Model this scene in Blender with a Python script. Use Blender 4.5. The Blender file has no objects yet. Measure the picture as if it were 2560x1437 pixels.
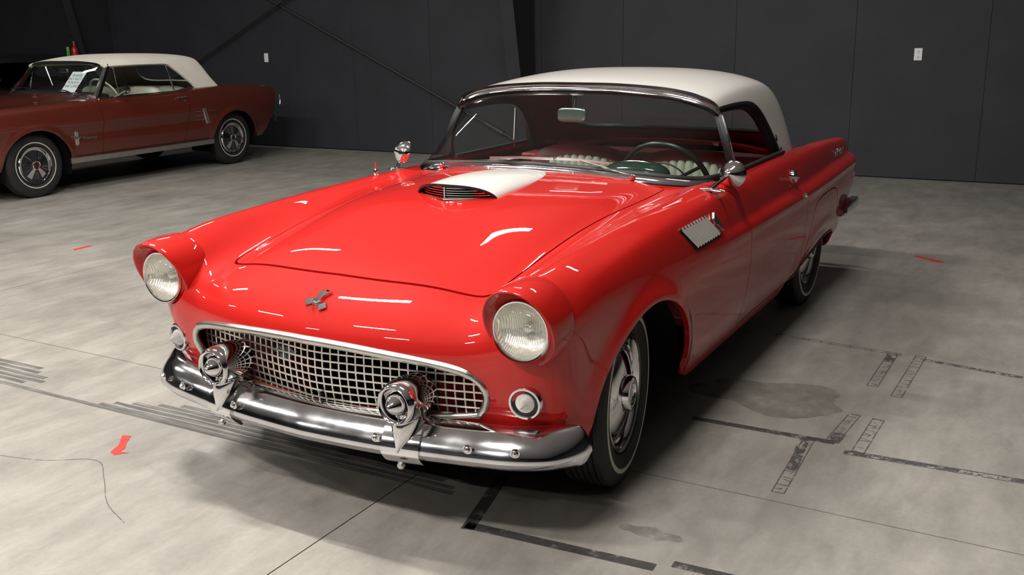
import bpy, math, random
import numpy as np
from mathutils import Vector, Matrix
sc = bpy.context.scene
COL = sc.collection
PI = math.pi
rnd = random.Random(7)
# ------------------------------------------------------------------ camera
CAM = (3.0658619880, 2.0613391702, 1.5633517624)
YAW, PITCH, ROLL, FPX = 3.6622420081, 0.2552356113, -0.0161750966, 2479.186
def cam_axes():
    cy, sy, cp, sp = math.cos(YAW), math.sin(YAW), math.cos(PITCH), math.sin(PITCH)
    f = Vector((cy*cp, sy*cp, -sp)); r = Vector((sy, -cy, 0)); u = r.cross(f)
    cr, sr = math.cos(ROLL), math.sin(ROLL)
    return r*cr + u*sr, u*cr - r*sr, f
r_, u_, f_ = cam_axes()
cd = bpy.data.cameras.new('camera'); cam = bpy.data.objects.new('camera', cd); COL.objects.link(cam)
m = Matrix.Identity(4)
for i in range(3):
    m[i][0] = r_[i]; m[i][1] = u_[i]; m[i][2] = -f_[i]; m[i][3] = CAM[i]
cam.matrix_world = m
cd.sensor_fit = 'HORIZONTAL'; cd.sensor_width = 36.0; cd.lens = FPX*36.0/2560.0
cd.clip_start = 0.05; cd.clip_end = 200
sc.camera = cam
# ------------------------------------------------------------------ world, exposure, lamps
sc.view_settings.view_transform = 'Standard'; sc.view_settings.look = 'None'
sc.view_settings.gamma = 1.0; sc.view_settings.use_curve_mapping = False
sc.view_settings.exposure = 0.0
w = bpy.data.worlds.new('world'); sc.world = w; w.use_nodes = True
w.node_tree.nodes['Background'].inputs[0].default_value = (0.9, 0.93, 1.0, 1)
w.node_tree.nodes['Background'].inputs[1].default_value = 0.0
LAMP_Z = 4.6
def tube_light(x, y, z, rz, power, length=2.3, width=0.13, col=(1.0, 0.97, 0.925)):
    l = bpy.data.lights.new('tube_light', 'AREA'); l.shape = 'RECTANGLE'; l.size = length; l.size_y = width
    l.energy = power; l.color = col
    o = bpy.data.objects.new('tube_light', l); COL.objects.link(o); o.location = (x, y, z); o.rotation_euler = (0, 0, rz)
    return o
LAMPS = [(0.2, -2.2, 260), (0.2, -6.1, 130), (0.2, -10.0, 50), (4.0, -2.2, 250), (4.0, -6.1, 140), (4.0, -10.0, 70), (0.3, 0.75, 110), (4.0, 0.75, 180), (7.8, 0.75, 120),
         (7.8, -2.2, 150), (7.8, -6.1, 70), (-3.7, -5.4, 32), (-3.7, -1.5, 45), (-3.7, -9.3, 16), (-3.7, 0.9, 24)]
for (lx, ly, lp) in LAMPS:
    tube_light(lx, ly, LAMP_Z, PI/2, lp, 1.2, 0.12)
# ------------------------------------------------------------------ materials
MATS = {}
def new_mat(name):
    mt = bpy.data.materials.new(name); mt.use_nodes = True
    nt = mt.node_tree; nt.nodes.clear()
    out = nt.nodes.new('ShaderNodeOutputMaterial')
    MATS[name] = mt
    return mt, nt, out
def pbr(name, col, rough=0.5, metal=0.0, coat=0.0, coat_rough=0.03, spec=0.5, emit=None, noise=None, bump=None):
    """noise=(scale, amount) varies the value of the colour; bump=(scale, strength, distance)"""
    mt, nt, out = new_mat(name)
    b = nt.nodes.new('ShaderNodeBsdfPrincipled')
    b.inputs['Base Color'].default_value = (*col, 1); b.inputs['Roughness'].default_value = rough
    b.inputs['Metallic'].default_value = metal; b.inputs['Coat Weight'].default_value = coat
    b.inputs['Coat Roughness'].default_value = coat_rough; b.inputs['Specular IOR Level'].default_value = spec
    if emit:
        b.inputs['Emission Color'].default_value = (*emit[0], 1); b.inputs['Emission Strength'].default_value = emit[1]
    nt.links.new(b.outputs[0], out.inputs[0])
    if noise or bump:
        tc = nt.nodes.new('ShaderNodeTexCoord')
    if noise:
        n = nt.nodes.new('ShaderNodeTexNoise'); n.inputs['Scale'].default_value = noise[0]; n.inputs['Detail'].default_value = 5
        nt.links.new(tc.outputs['Object'], n.inputs['Vector'])
        r = nt.nodes.new('ShaderNodeMapRange'); r.inputs['From Min'].default_value = 0.3; r.inputs['From Max'].default_value = 0.7
        r.inputs['To Min'].default_value = 1-noise[1]; r.inputs['To Max'].default_value = 1+noise[1]
        nt.links.new(n.outputs['Fac'], r.inputs['Value'])
        mx = nt.nodes.new('ShaderNodeVectorMath'); mx.operation = 'SCALE'; mx.inputs[0].default_value = col
        nt.links.new(r.outputs[0], mx.inputs['Scale']); nt.links.new(mx.outputs[0], b.inputs['Base Color'])
        if len(noise) > 2:
            r2 = nt.nodes.new('ShaderNodeMapRange'); r2.inputs['From Min'].default_value = 0.3; r2.inputs['From Max'].default_value = 0.7
            r2.inputs['To Min'].default_value = max(0, rough-noise[2]); r2.inputs['To Max'].default_value = rough+noise[2]
            nt.links.new(n.outputs['Fac'], r2.inputs['Value']); nt.links.new(r2.outputs[0], b.inputs['Roughness'])
    if bump:
        n2 = nt.nodes.new('ShaderNodeTexNoise'); n2.inputs['Scale'].default_value = bump[0]; n2.inputs['Detail'].default_value = 3
        nt.links.new(tc.outputs['Object'], n2.inputs['Vector'])
        bp = nt.nodes.new('ShaderNodeBump'); bp.inputs['Strength'].default_value = bump[1]; bp.inputs['Distance'].default_value = bump[2]
        nt.links.new(n2.outputs['Fac'], bp.inputs['Height']); nt.links.new(bp.outputs[0], b.inputs['Normal'])
    return mt
def glass_mat(name, tint=(1, 1, 1), refl=1.0):
    """thin sheet of glass: clear transmission plus a fresnel reflection"""
    mt, nt, out = new_mat(name)
    t = nt.nodes.new('ShaderNodeBsdfTransparent'); t.inputs[0].default_value = (*tint, 1)
    g = nt.nodes.new('ShaderNodeBsdfGlossy'); g.inputs['Roughness'].default_value = 0.0; g.inputs[0].default_value = (1, 1, 1, 1)
    lw = nt.nodes.new('ShaderNodeLayerWeight'); lw.inputs['Blend'].default_value = 0.5      # facing = 1-|cos|, Schlick's curve on it
    pw = nt.nodes.new('ShaderNodeMath'); pw.operation = 'POWER'; pw.inputs[1].default_value = 5.0
    fr = nt.nodes.new('ShaderNodeMath'); fr.operation = 'MULTIPLY_ADD'; fr.inputs[1].default_value = 0.93; fr.inputs[2].default_value = 0.07*refl
    nt.links.new(lw.outputs['Facing'], pw.inputs[0]); nt.links.new(pw.outputs[0], fr.inputs[0])
    mx = nt.nodes.new('ShaderNodeMixShader')
    nt.links.new(fr.outputs[0], mx.inputs[0]); nt.links.new(t.outputs[0], mx.inputs[1]); nt.links.new(g.outputs[0], mx.inputs[2])
    nt.links.new(mx.outputs[0], out.inputs[0])
    return mt
RED = pbr('red_paint', (0.43, 0.0100, 0.0072), 0.55, coat=1.0, coat_rough=0.015, spec=0.06, noise=(2.5, 0.04))
WHITE = pbr('white_paint', (0.66, 0.63, 0.585), 0.35, coat=0.8, coat_rough=0.05)
CHROME = pbr('chrome', (0.80, 0.79, 0.80), 0.07, metal=1.0, noise=(9.0, 0.05, 0.05))
CHROME2 = pbr('aged_chrome', (0.72, 0.72, 0.745), 0.12, metal=1.0, noise=(11.0, 0.10, 0.045), bump=(160, .05, .0006))
STEEL = pbr('satin_steel', (0.62, 0.60, 0.56), 0.30, metal=1.0, noise=(20.0, 0.08))
BLACK = pbr('black_rubber', (0.012, 0.012, 0.012), 0.55)
TYRE = pbr('tire_rubber', (0.013, 0.0125, 0.012), 0.68, noise=(14.0, 0.2), bump=(120, 0.15, 0.002))
WHITEWALL = pbr('whitewall', (0.62, 0.60, 0.50), 0.6, noise=(12.0, 0.12))
UNDER = pbr('underbody_black', (0.003, 0.003, 0.003), 0.9, spec=.1)
MAROON = pbr('maroon_vinyl', (0.20, 0.018, 0.020), 0.45, noise=(8.0, 0.08), bump=(60, 0.1, 0.001))
CREAM = pbr('cream_vinyl', (0.60, 0.62, 0.50), 0.5, noise=(10.0, 0.05))
BLACKP = pbr('black_plastic', (0.010, 0.012, 0.011), 0.25)
DARKTRIM = pbr('dark_trim', (0.012, 0.012, 0.013), 0.42, coat=0.15)
GLASS = glass_mat('glass', (0.86, 0.93, 0.90))
LENS = None
# ------------------------------------------------------------------ object helpers
def tagit(o, label=None, cat=None, group=None, kind=None):
    if label: o['label'] = label
    if cat: o['category'] = cat
    if group: o['group'] = group
    if kind: o['kind'] = kind
    return o
def empty(name, loc=(0, 0, 0), rz=0, label=None, cat=None, group=None):
    o = bpy.data.objects.new(name, None); COL.objects.link(o); o.location = loc; o.rotation_euler = (0, 0, rz)
    o.empty_display_size = 0.2
    return tagit(o, label, cat, group)
def mk(name, V, F, mat=None, parent=None, smooth=True, normals=None, label=None, kind=None, auto=None):
    V = np.asarray(V, float)
    me = bpy.data.meshes.new(name)
    if isinstance(F, np.ndarray):
        n, k = F.shape
        me.vertices.add(len(V)); me.vertices.foreach_set('co', V.astype(np.float32).ravel())
        me.loops.add(n*k); me.loops.foreach_set('vertex_index', F.astype(np.int32).ravel())
        me.polygons.add(n); me.polygons.foreach_set('loop_start', np.arange(0, n*k, k, dtype=np.int32))
        me.polygons.foreach_set('loop_total', np.full(n, k, dtype=np.int32))
        me.update(calc_edges=True)
    else:
        me.from_pydata([tuple(v) for v in V], [], [tuple(f) for f in F]); me.update()
    me.validate()
    me.polygons.foreach_set('use_smooth', np.full(len(me.polygons), bool(smooth)))
    if auto is not None:
        me.set_sharp_from_angle(angle=math.radians(auto))
    if normals is not None and len(normals) == len(me.vertices):
        me.normals_split_custom_set_from_vertices(np.asarray(normals, float).tolist())
    if mat: me.materials.append(mat)
    o = bpy.data.objects.new(name, me); COL.objects.link(o)
    if parent: o.parent = parent
    return tagit(o, label=label, kind=kind)
class MB:
    """collects pieces into one mesh"""
    def __init__(s): s.V = []; s.F = []; s.M = []; s.mats = []
    def add(s, V, F, mat=0):
        b = len(s.V); s.V += [tuple(map(float, v)) for v in V]; s.F += [tuple(int(i)+b for i in f) for f in F]; s.M += [mat]*len(F)
        return s
    def build(s, name, mat, parent=None, smooth=True, auto=35, label=None, kind=None):
        o = mk(name, s.V, s.F, None, parent, smooth, auto=auto, label=label, kind=kind)
        for mm in (mat if isinstance(mat, (list, tuple)) else [mat]): o.data.materials.append(mm)
        if any(s.M) and len(o.data.polygons) == len(s.M): o.data.polygons.foreach_set('material_index', s.M)
        return o
def box(c, s, rot=None, bev=0.0):
    """box centred at c, size s; optional bevel by chamfering the 8 corners in the xy, xz, yz profile"""
    hx, hy, hz = s[0]/2, s[1]/2, s[2]/2
    if bev <= 0:
        V = [(x, y, z) for x in (-hx, hx) for y in (-hy, hy) for z in (-hz, hz)]
        F = [(0, 1, 3, 2), (4, 6, 7, 5), (0, 4, 5, 1), (2, 3, 7, 6), (0, 2, 6, 4), (1, 5, 7, 3)]
    else:
        b = min(bev, hx*.99, hy*.99, hz*.99)
        ring = [(hx, hy-b), (hx-b, hy), (-hx+b, hy), (-hx, hy-b), (-hx, -hy+b), (-hx+b, -hy), (hx-b, -hy), (hx, -hy+b)]
        ring2 = [(hx-b, hy-b), (hx-b, hy-b), (-hx+b, hy-b), (-hx+b, hy-b), (-hx+b, -hy+b), (-hx+b, -hy+b), (hx-b, -hy+b), (hx-b, -hy+b)]
        V = [(x, y, -hz) for x, y in ring2] + [(x, y, -hz+b) for x, y in ring] + [(x, y, hz-b) for x, y in ring] + [(x, y, hz) for x, y in ring2]
        F = []
        for k in range(3):
            for i in range(8):
                j = (i+1) % 8
                F.append((k*8+i, k*8+j, k*8+8+j, k*8+8+i))
        F.append((7, 5, 3, 1)); F.append((25, 27, 29, 31))
        V = [tuple(v) for v in V]
    V = np.array(V, float)
    if rot is not None: V = V @ np.array(rot).T
    return V + np.array(c), F
def rotm(ax, a):
    return np.array(Matrix.Rotation(a, 3, ax))
def frame(axis, up=(0, 0, 1)):
    """columns: two perpendiculars and the axis"""
    a = Vector(axis).normalized(); u = Vector(up)
    if abs(a.dot(u)) > 0.98: u = Vector((1, 0, 0))
    p = u.cross(a).normalized(); q = a.cross(p)
    return np.array([p, q, a]).T
def lathe(prof, c=(0, 0, 0), axis=(0, 1, 0), n=32, close=False, sx=1.0, sy=1.0, R=None, caps=False):
    """prof: list of (radius, height along axis)"""
    M = frame(axis) if R is None else R
    V = []; F = []
    for r, h in prof:
        for i in range(n):
            a = 2*PI*i/n; V.append((r*sx*math.cos(a), r*sy*math.sin(a), h))
    k = len(prof)
    for j in range(k if close else k-1):
        j2 = (j+1) % k
        for i in range(n):
            i2 = (i+1) % n; F.append((j*n+i, j*n+i2, j2*n+i2, j2*n+i))
    if caps:
        if prof[0][0] > 1e-6: F.append(tuple(range(n-1, -1, -1)))
        if prof[-1][0] > 1e-6: F.append(tuple((k-1)*n+i for i in range(n)))
    V = np.array(V) @ M.T + np.array(c)
    return V, F
def grid_faces(nu, nv, cu=False, cv=False):
    F = []
    for i in range(nu if cu else nu-1):
        for j in range(nv if cv else nv-1):
            i2, j2 = (i+1) % nu, (j+1) % nv
            F.append((i*nv+j, i2*nv+j, i2*nv+j2, i*nv+j2))
    return F
def sweep(path, prof, up=(0, 0, 1), closed=False, scale=None, caps=True):
    """sweeps a closed 2D profile [(side, up)] along path; scale(i) per point"""
    P = [Vector(p) for p in path]; n = len(P); V = []; k = len(prof)
    for i, p in enumerate(P):
        if closed: t = P[(i+1) % n]-P[i-1]
        else: t = P[min(i+1, n-1)]-P[max(i-1, 0)]
        t.normalize(); uu = Vector(up(i) if callable(up) else up); s = t.cross(uu)
        if s.length < 1e-5: s = t.cross(Vector((1, 0, 0)))
        s.normalize(); q = s.cross(t)
        sc_ = scale[i] if scale is not None else 1.0
        if not isinstance(sc_, (tuple, list)): sc_ = (sc_, sc_)
        for a, b in prof:
            V.append(tuple(p + s*a*sc_[0] + q*b*sc_[1]))
    F = grid_faces(n, k, closed, True)
    if caps and not closed:
        F.append(tuple(range(k))); F.append(tuple((n-1)*k+i for i in range(k-1, -1, -1)))
    return np.array(V), F
def circ(r, n=8, ry=None):
    ry = r if ry is None else ry
    return [(r*math.cos(2*PI*i/n), ry*math.sin(2*PI*i/n)) for i in range(n)]
def tube(path, r, n=8, closed=False, scale=None):
    return sweep(path, circ(r, n), closed=closed, scale=scale)
def bez(P, n=12):
    """Catmull-Rom through the points"""
    P = [np.array(p, float) for p in P]; out = []
    for i in range(len(P)-1):
        p0 = P[i-1] if i else 2*P[0]-P[1]; p1 = P[i]; p2 = P[i+1]; p3 = P[i+2] if i+2 < len(P) else 2*P[-1]-P[-2]
        for k in range(n):
            t = k/n
            out.append(0.5*((2*p1)+(-p0+p2)*t+(2*p0-5*p1+4*p2-p3)*t*t+(-p0+3*p1-3*p2+p3)*t**3))
    out.append(P[-1]); return out
def fan(pts, thick, n_axis):
    """prism from a planar polygon (3D points) extruded by thick along n_axis"""
    P = np.array(pts, float); d = np.array(n_axis, float)*thick; k = len(P)
    V = np.vstack([P, P+d]); F = [tuple(range(k-1, -1, -1)), tuple(range(k, 2*k))]
    F += [(i, (i+1) % k, k+(i+1) % k, k+i) for i in range(k)]
    return V, F
# ------------------------------------------------------------------ implicit surfaces
class Spl:
    """natural cubic spline basis: rows of B(x) times knot values"""
    def __init__(s, k):
        k = s.k = np.array(k, float); n = len(k); h = np.diff(k)
        A = np.eye(n); B = np.zeros((n, n))
        for i in range(1, n-1):
            A[i, i-1] = h[i-1]/6; A[i, i] = (h[i-1]+h[i])/3; A[i, i+1] = h[i]/6
            B[i, i-1] = 1/h[i-1]; B[i, i] = -1/h[i-1]-1/h[i]; B[i, i+1] = 1/h[i]
        s.M = np.linalg.solve(A, B)
    def __call__(s, x):
        k = s.k; x = np.clip(x, k[0], k[-1]); i = np.clip(np.searchsorted(k, x)-1, 0, len(k)-2)
        h = k[i+1]-k[i]; a = (k[i+1]-x)/h; b = (x-k[i])/h; E = np.eye(len(k))
        return a[..., None]*E[i] + b[..., None]*E[i+1] + ((a**3-a)*h*h/6)[..., None]*s.M[i] + ((b**3-b)*h*h/6)[..., None]*s.M[i+1]
class C1:
    def __init__(s, pts):
        pts = sorted(pts); s.b = Spl([p[0] for p in pts]); s.v = np.array([p[1] for p in pts])
    def __call__(s, x): return s.b(np.asarray(x, float)) @ s.v
class T2:
    def __init__(s, xs, ys, T):
        T = np.array(T, float)
        if xs[0] > xs[-1]: xs = xs[::-1]; T = T[::-1]
        s.bx = Spl(xs); s.by = Spl(ys)
        k = s.bx.k; h = np.diff(k); n = len(k)      # a light roughness penalty along x keeps the reflections calm
        Q = np.zeros((n, n))
        for i in range(1, n-1):
            Q[i, i] = (h[i-1]+h[i])/3
            if i+1 < n-1: Q[i, i+1] = Q[i+1, i] = h[i]/6
        K = s.bx.M.T @ Q @ s.bx.M
        s.T = np.linalg.solve(np.eye(n)+3e-5*K, T)
        k = s.by.k; h = np.diff(k); n = len(k); Q = np.zeros((n, n))
        for i in range(1, n-1):
            Q[i, i] = (h[i-1]+h[i])/3
            if i+1 < n-1: Q[i, i+1] = Q[i+1, i] = h[i]/6
        K = s.by.M.T @ Q @ s.by.M
        s.T = np.linalg.solve(np.eye(n)+3e-7*K, s.T.T).T
    def __call__(s, x, y):
        """x, y broadcast against each other"""
        x = np.asarray(x, float); y = np.asarray(y, float)
        if x.shape == y.shape: return np.einsum('...i,...i->...', s.bx(x) @ s.T, s.by(y))
        sh = np.broadcast_shapes(x.shape, y.shape)
        A = s.bx(x.ravel()) @ s.T; B = s.by(y.ravel())
        # one is a column over an axis, the other over another: outer product, then reshape
        O = A @ B.T
        ax, ay = int(np.argmax(x.shape)), int(np.argmax(y.shape))
        if ax > ay: O = O.T
        return O.reshape(sh)
def smax(a, b, k): return 0.5*(a+b+np.sqrt((a-b)**2+k*k))
def smin(a, b, k): return 0.5*(a+b-np.sqrt((a-b)**2+k*k))
def sig(t): return 1/(1+np.exp(-np.clip(t, -40, 40)))
def gauss(t): return np.exp(-t*t)
def nets(f, lo, hi, h, mirror=True):
    """surface nets of f(x,y,z)=0 on a half space y>=0 mirrored; returns vertices, quads"""
    xs = np.arange(lo[0], hi[0]+h, h); ys = np.arange(h/2, hi[1]+h, h); zs = np.arange(lo[2], hi[2]+h, h)
    val = f(xs[:, None, None], ys[None, :, None], zs[None, None, :])
    if mirror:
        val = np.concatenate([val[:, ::-1], val], 1); ys = np.concatenate([-ys[::-1], ys])
    s = val < 0
    nx, ny, nz = s.shape
    cs = np.zeros((nx-1, ny-1, nz-1), np.int8)
    for a in (0, 1):
        for b in (0, 1):
            for c in (0, 1):
                cs += s[a:nx-1+a, b:ny-1+b, c:nz-1+c]
    act = np.argwhere((cs > 0) & (cs < 8))
    idx = -np.ones((nx-1, ny-1, nz-1), np.int64); idx[act[:, 0], act[:, 1], act[:, 2]] = np.arange(len(act))
    acc = np.zeros((len(act), 3)); cnt = np.zeros(len(act))
    for ax in range(3):
        o = [d for d in range(3) if d != ax]
        for p in (0, 1):
            for q in (0, 1):
                a = act.copy(); a[:, o[0]] += p; a[:, o[1]] += q; b = a.copy(); b[:, ax] += 1
                va = val[a[:, 0], a[:, 1], a[:, 2]]; vb = val[b[:, 0], b[:, 1], b[:, 2]]
                c = (va < 0) != (vb < 0)
                t = np.where(c, va/np.where(c, va-vb, 1), 0)
                pt = a.astype(float); pt[:, ax] += t
                acc[c] += pt[c]; cnt[c] += 1
    P = acc/cnt[:, None]
    V = np.stack([np.interp(P[:, i], np.arange(len(g)), g) for i, g in enumerate((xs, ys, zs))], 1)
    Q = []
    for ax in range(3):
        o = [d for d in range(3) if d != ax]
        sl0 = [slice(None)]*3; sl1 = [slice(None)]*3; sl0[ax] = slice(0, -1); sl1[ax] = slice(1, None)
        ch = s[tuple(sl0)] != s[tuple(sl1)]
        e = np.argwhere(ch)
        ok = (e[:, o[0]] > 0) & (e[:, o[1]] > 0) & (e[:, o[0]] < s.shape[o[0]]-1) & (e[:, o[1]] < s.shape[o[1]]-1)
        e = e[ok]; ins = s[e[:, 0], e[:, 1], e[:, 2]]
        def cell(p, q):
            a = e.copy(); a[:, o[0]] -= p; a[:, o[1]] -= q
            return idx[a[:, 0], a[:, 1], a[:, 2]]
        q = np.stack([cell(1, 1), cell(0, 1), cell(0, 0), cell(1, 0)], 1)
        flip = ~ins if ax != 1 else ins
        q[flip] = q[flip][:, ::-1]
        Q.append(q)
    return V, np.concatenate(Q)
def grad(f, V, e=3e-4):
    g = np.zeros_like(V)
    for i in range(3):
        d = np.zeros(3); d[i] = e
        a = V+d; b = V-d
        g[:, i] = (f(a[:, 0], a[:, 1], a[:, 2])-f(b[:, 0], b[:, 1], b[:, 2]))/(2*e)
    return g
def project(f, V, it=4, lim=0.01):
    V = V.copy()
    for _ in range(it):
        g = grad(f, V); v = f(V[:, 0], V[:, 1], V[:, 2])
        st = -(v/np.maximum((g*g).sum(1), 1e-3))[:, None]*g
        L = np.linalg.norm(st, axis=1, keepdims=True); st *= np.minimum(1, lim/np.maximum(L, 1e-9))
        V += st
    return V
def tri(Q): return np.concatenate([Q[:, [0, 1, 2]], Q[:, [0, 2, 3]]])
def clip(V, T, g, f=None):
    """keep the part of the triangle mesh where g>0 (g per vertex); new cut vertices appended"""
    g = np.where(np.abs(g) < 1e-7, 1e-7, g)
    p = g[T] > 0; n = p.sum(1)
    full = T[n == 3]; part = T[(n == 1) | (n == 2)]
    if len(part) == 0:
        return V, full
    # rotate so that the odd vertex is first
    gp = g[part] > 0; one = gp.sum(1) == 1
    odd = np.where(one, np.argmax(gp, 1), np.argmin(gp, 1))
    part = np.stack([part[np.arange(len(part)), (odd+k) % 3] for k in range(3)], 1)
    def ek(a, b): return np.minimum(a, b)*np.int64(10**8)+np.maximum(a, b)
    k1, k2 = ek(part[:, 0], part[:, 1]), ek(part[:, 0], part[:, 2])
    uk, inv = np.unique(np.concatenate([k1, k2]), return_inverse=True); inv = inv.ravel()
    a, b = uk//10**8, uk % 10**8
    t = g[a]/(g[a]-g[b]); NV = V[a]+(V[b]-V[a])*t[:, None]
    n0 = len(V); i1 = n0+inv[:len(part)]; i2 = n0+inv[len(part):]
    A = np.stack([part[:, 0], i1, i2], 1)[one]
    nn = ~one
    B = np.stack([i1, part[:, 1], part[:, 2]], 1)[nn]; Cc = np.stack([i1, part[:, 2], i2], 1)[nn]
    return np.vstack([V, NV]), np.concatenate([full, A, B, Cc])
def compact(V, T):
    u, inv = np.unique(T, return_inverse=True)
    return V[u], inv.reshape(T.shape)
def boundary(T):
    E = np.concatenate([T[:, [0, 1]], T[:, [1, 2]], T[:, [2, 0]]])
    key = np.minimum(E[:, 0], E[:, 1])*np.int64(10**8)+np.maximum(E[:, 0], E[:, 1])
    u, first, c = np.unique(key, return_index=True, return_counts=True)
    return E[first[c == 1]]
def poly_sd(P, poly):
    """signed distance (positive inside) of 2D points to a closed polygon"""
    poly = np.array(poly, float); d = np.full(len(P), 1e9); ins = np.zeros(len(P), bool)
    n = len(poly)
    for i in range(n):
        a = poly[i]; b = poly[(i+1) % n]; e = b-a; w_ = P-a
        t = np.clip((w_@e)/max(e@e, 1e-12), 0, 1); d = np.minimum(d, np.hypot(*(w_-t[:, None]*e).T))
        c = (a[1] > P[:, 1]) != (b[1] > P[:, 1])
        with np.errstate(divide='ignore', invalid='ignore'):
            xi = (b[0]-a[0])*(P[:, 1]-a[1])/(b[1]-a[1])+a[0]
        ins ^= c & (P[:, 0] < xi)
    return np.where(ins, d, -d)
def round_poly(P, n=6, closed=True):
    """smooth closed Catmull-Rom polygon; a point given as (x, y, 1) stays a sharp corner"""
    out = []; N = len(P)
    for i in range(N):
        p0, p1, p2, p3 = [np.array(P[(i+k) % N][:2], float) for k in (-1, 0, 1, 2)]
        c1 = len(P[i]) > 2; c2 = len(P[(i+1) % N]) > 2
        m1 = (p2-p1) if c1 else (p2-p0)/2; m2 = (p2-p1) if c2 else (p3-p1)/2
        for k in range(n):
            t = k/n
            out.append((2*t**3-3*t**2+1)*p1+(t**3-2*t**2+t)*m1+(-2*t**3+3*t**2)*p2+(t**3-t**2)*m2)
    return np.array(out)
def skin(name, f, V, T, mat, parent, flange=0.012, smooth=True, label=None):
    """turn a clipped shell into an object: exact field normals, and a hem folded inward along each cut edge"""
    V, T = compact(V, T)
    N = grad(f, V); N /= np.maximum(np.linalg.norm(N, axis=1, keepdims=True), 1e-9)
    if flange:
        E = boundary(T)
        u = np.unique(E); mp = -np.ones(len(V), np.int64); mp[u] = np.arange(len(u))
        # sideways direction at each boundary vertex = edge x normal
        ed = V[E[:, 1]]-V[E[:, 0]]; sd = np.cross(ed, N[E[:, 0]])
        S = np.zeros((len(u), 3)); np.add.at(S, mp[E[:, 0]], sd); np.add.at(S, mp[E[:, 1]], sd)
        S /= np.maximum(np.linalg.norm(S, axis=1, keepdims=True), 1e-9)
        a = len(V); b = a+len(u)
        V2 = V[u]; V3 = V[u]-N[u]*flange
        e0, e1 = mp[E[:, 0]], mp[E[:, 1]]
        T2_ = np.concatenate([np.stack([a+e1, a+e0, b+e0], 1), np.stack([a+e1, b+e0, b+e1], 1)])
        V = np.vstack([V, V2, V3]); N = np.vstack([N, S, S]); T = np.concatenate([T, T2_])
    return mk(name, V, T, mat, parent, True, normals=N, label=label)

def sbox(c, s, e=4.0, n=14, e2=None):
    """superquadric cushion centred at c with full size s"""
    e2 = e2 or e
    U = np.linspace(-PI/2, PI/2, n); W = np.linspace(-PI, PI, 2*n, endpoint=False)
    def p(t, k): return np.sign(t)*np.abs(t)**(2/k)
    V = [(s[0]/2*p(np.cos(u), e)*p(np.cos(w_), e2), s[1]/2*p(np.cos(u), e)*p(np.sin(w_), e2), s[2]/2*p(np.sin(u), e)) for u in U for w_ in W]
    F = []
    m = len(W)
    for i in range(n-1):
        for j in range(m): F.append((i*m+j, i*m+(j+1) % m, (i+1)*m+(j+1) % m, (i+1)*m+j))
    return np.array(V)+np.array(c), F
def obj(name, VF, mat, parent=None, auto=35, smooth=True, label=None, kind=None):
    return mk(name, VF[0], VF[1], mat, parent, smooth, auto=auto, label=label, kind=kind)
def text_mesh(txt, size, M, depth, name, mat, parent, shear=0.0, align='CENTER', spacing=1.0):
    cu = bpy.data.curves.new(name, 'FONT'); cu.body = txt; cu.size = size; cu.extrude = depth; cu.shear = shear
    cu.align_x = align; cu.align_y = 'CENTER'; cu.space_character = spacing; cu.resolution_u = 3
    t = bpy.data.objects.new('tmp', cu); COL.objects.link(t)
    dg = bpy.context.evaluated_depsgraph_get(); me = bpy.data.meshes.new_from_object(t.evaluated_get(dg))
    bpy.data.objects.remove(t); bpy.data.curves.remove(cu)
    me.name = name; me.transform(M)
    me.materials.clear(); me.materials.append(mat)
    o = bpy.data.objects.new(name, me); COL.objects.link(o)
    if parent: o.parent = parent
    return o
def mat_from(origin, xdir, ydir):
    x = Vector(xdir).normalized(); y = Vector(ydir); y = (y-x*y.dot(x)).normalized(); z = x.cross(y)
    M = Matrix.Identity(4)
    for i in range(3): M[i][0] = x[i]; M[i][1] = y[i]; M[i][2] = z[i]; M[i][3] = origin[i]
    return M
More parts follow.
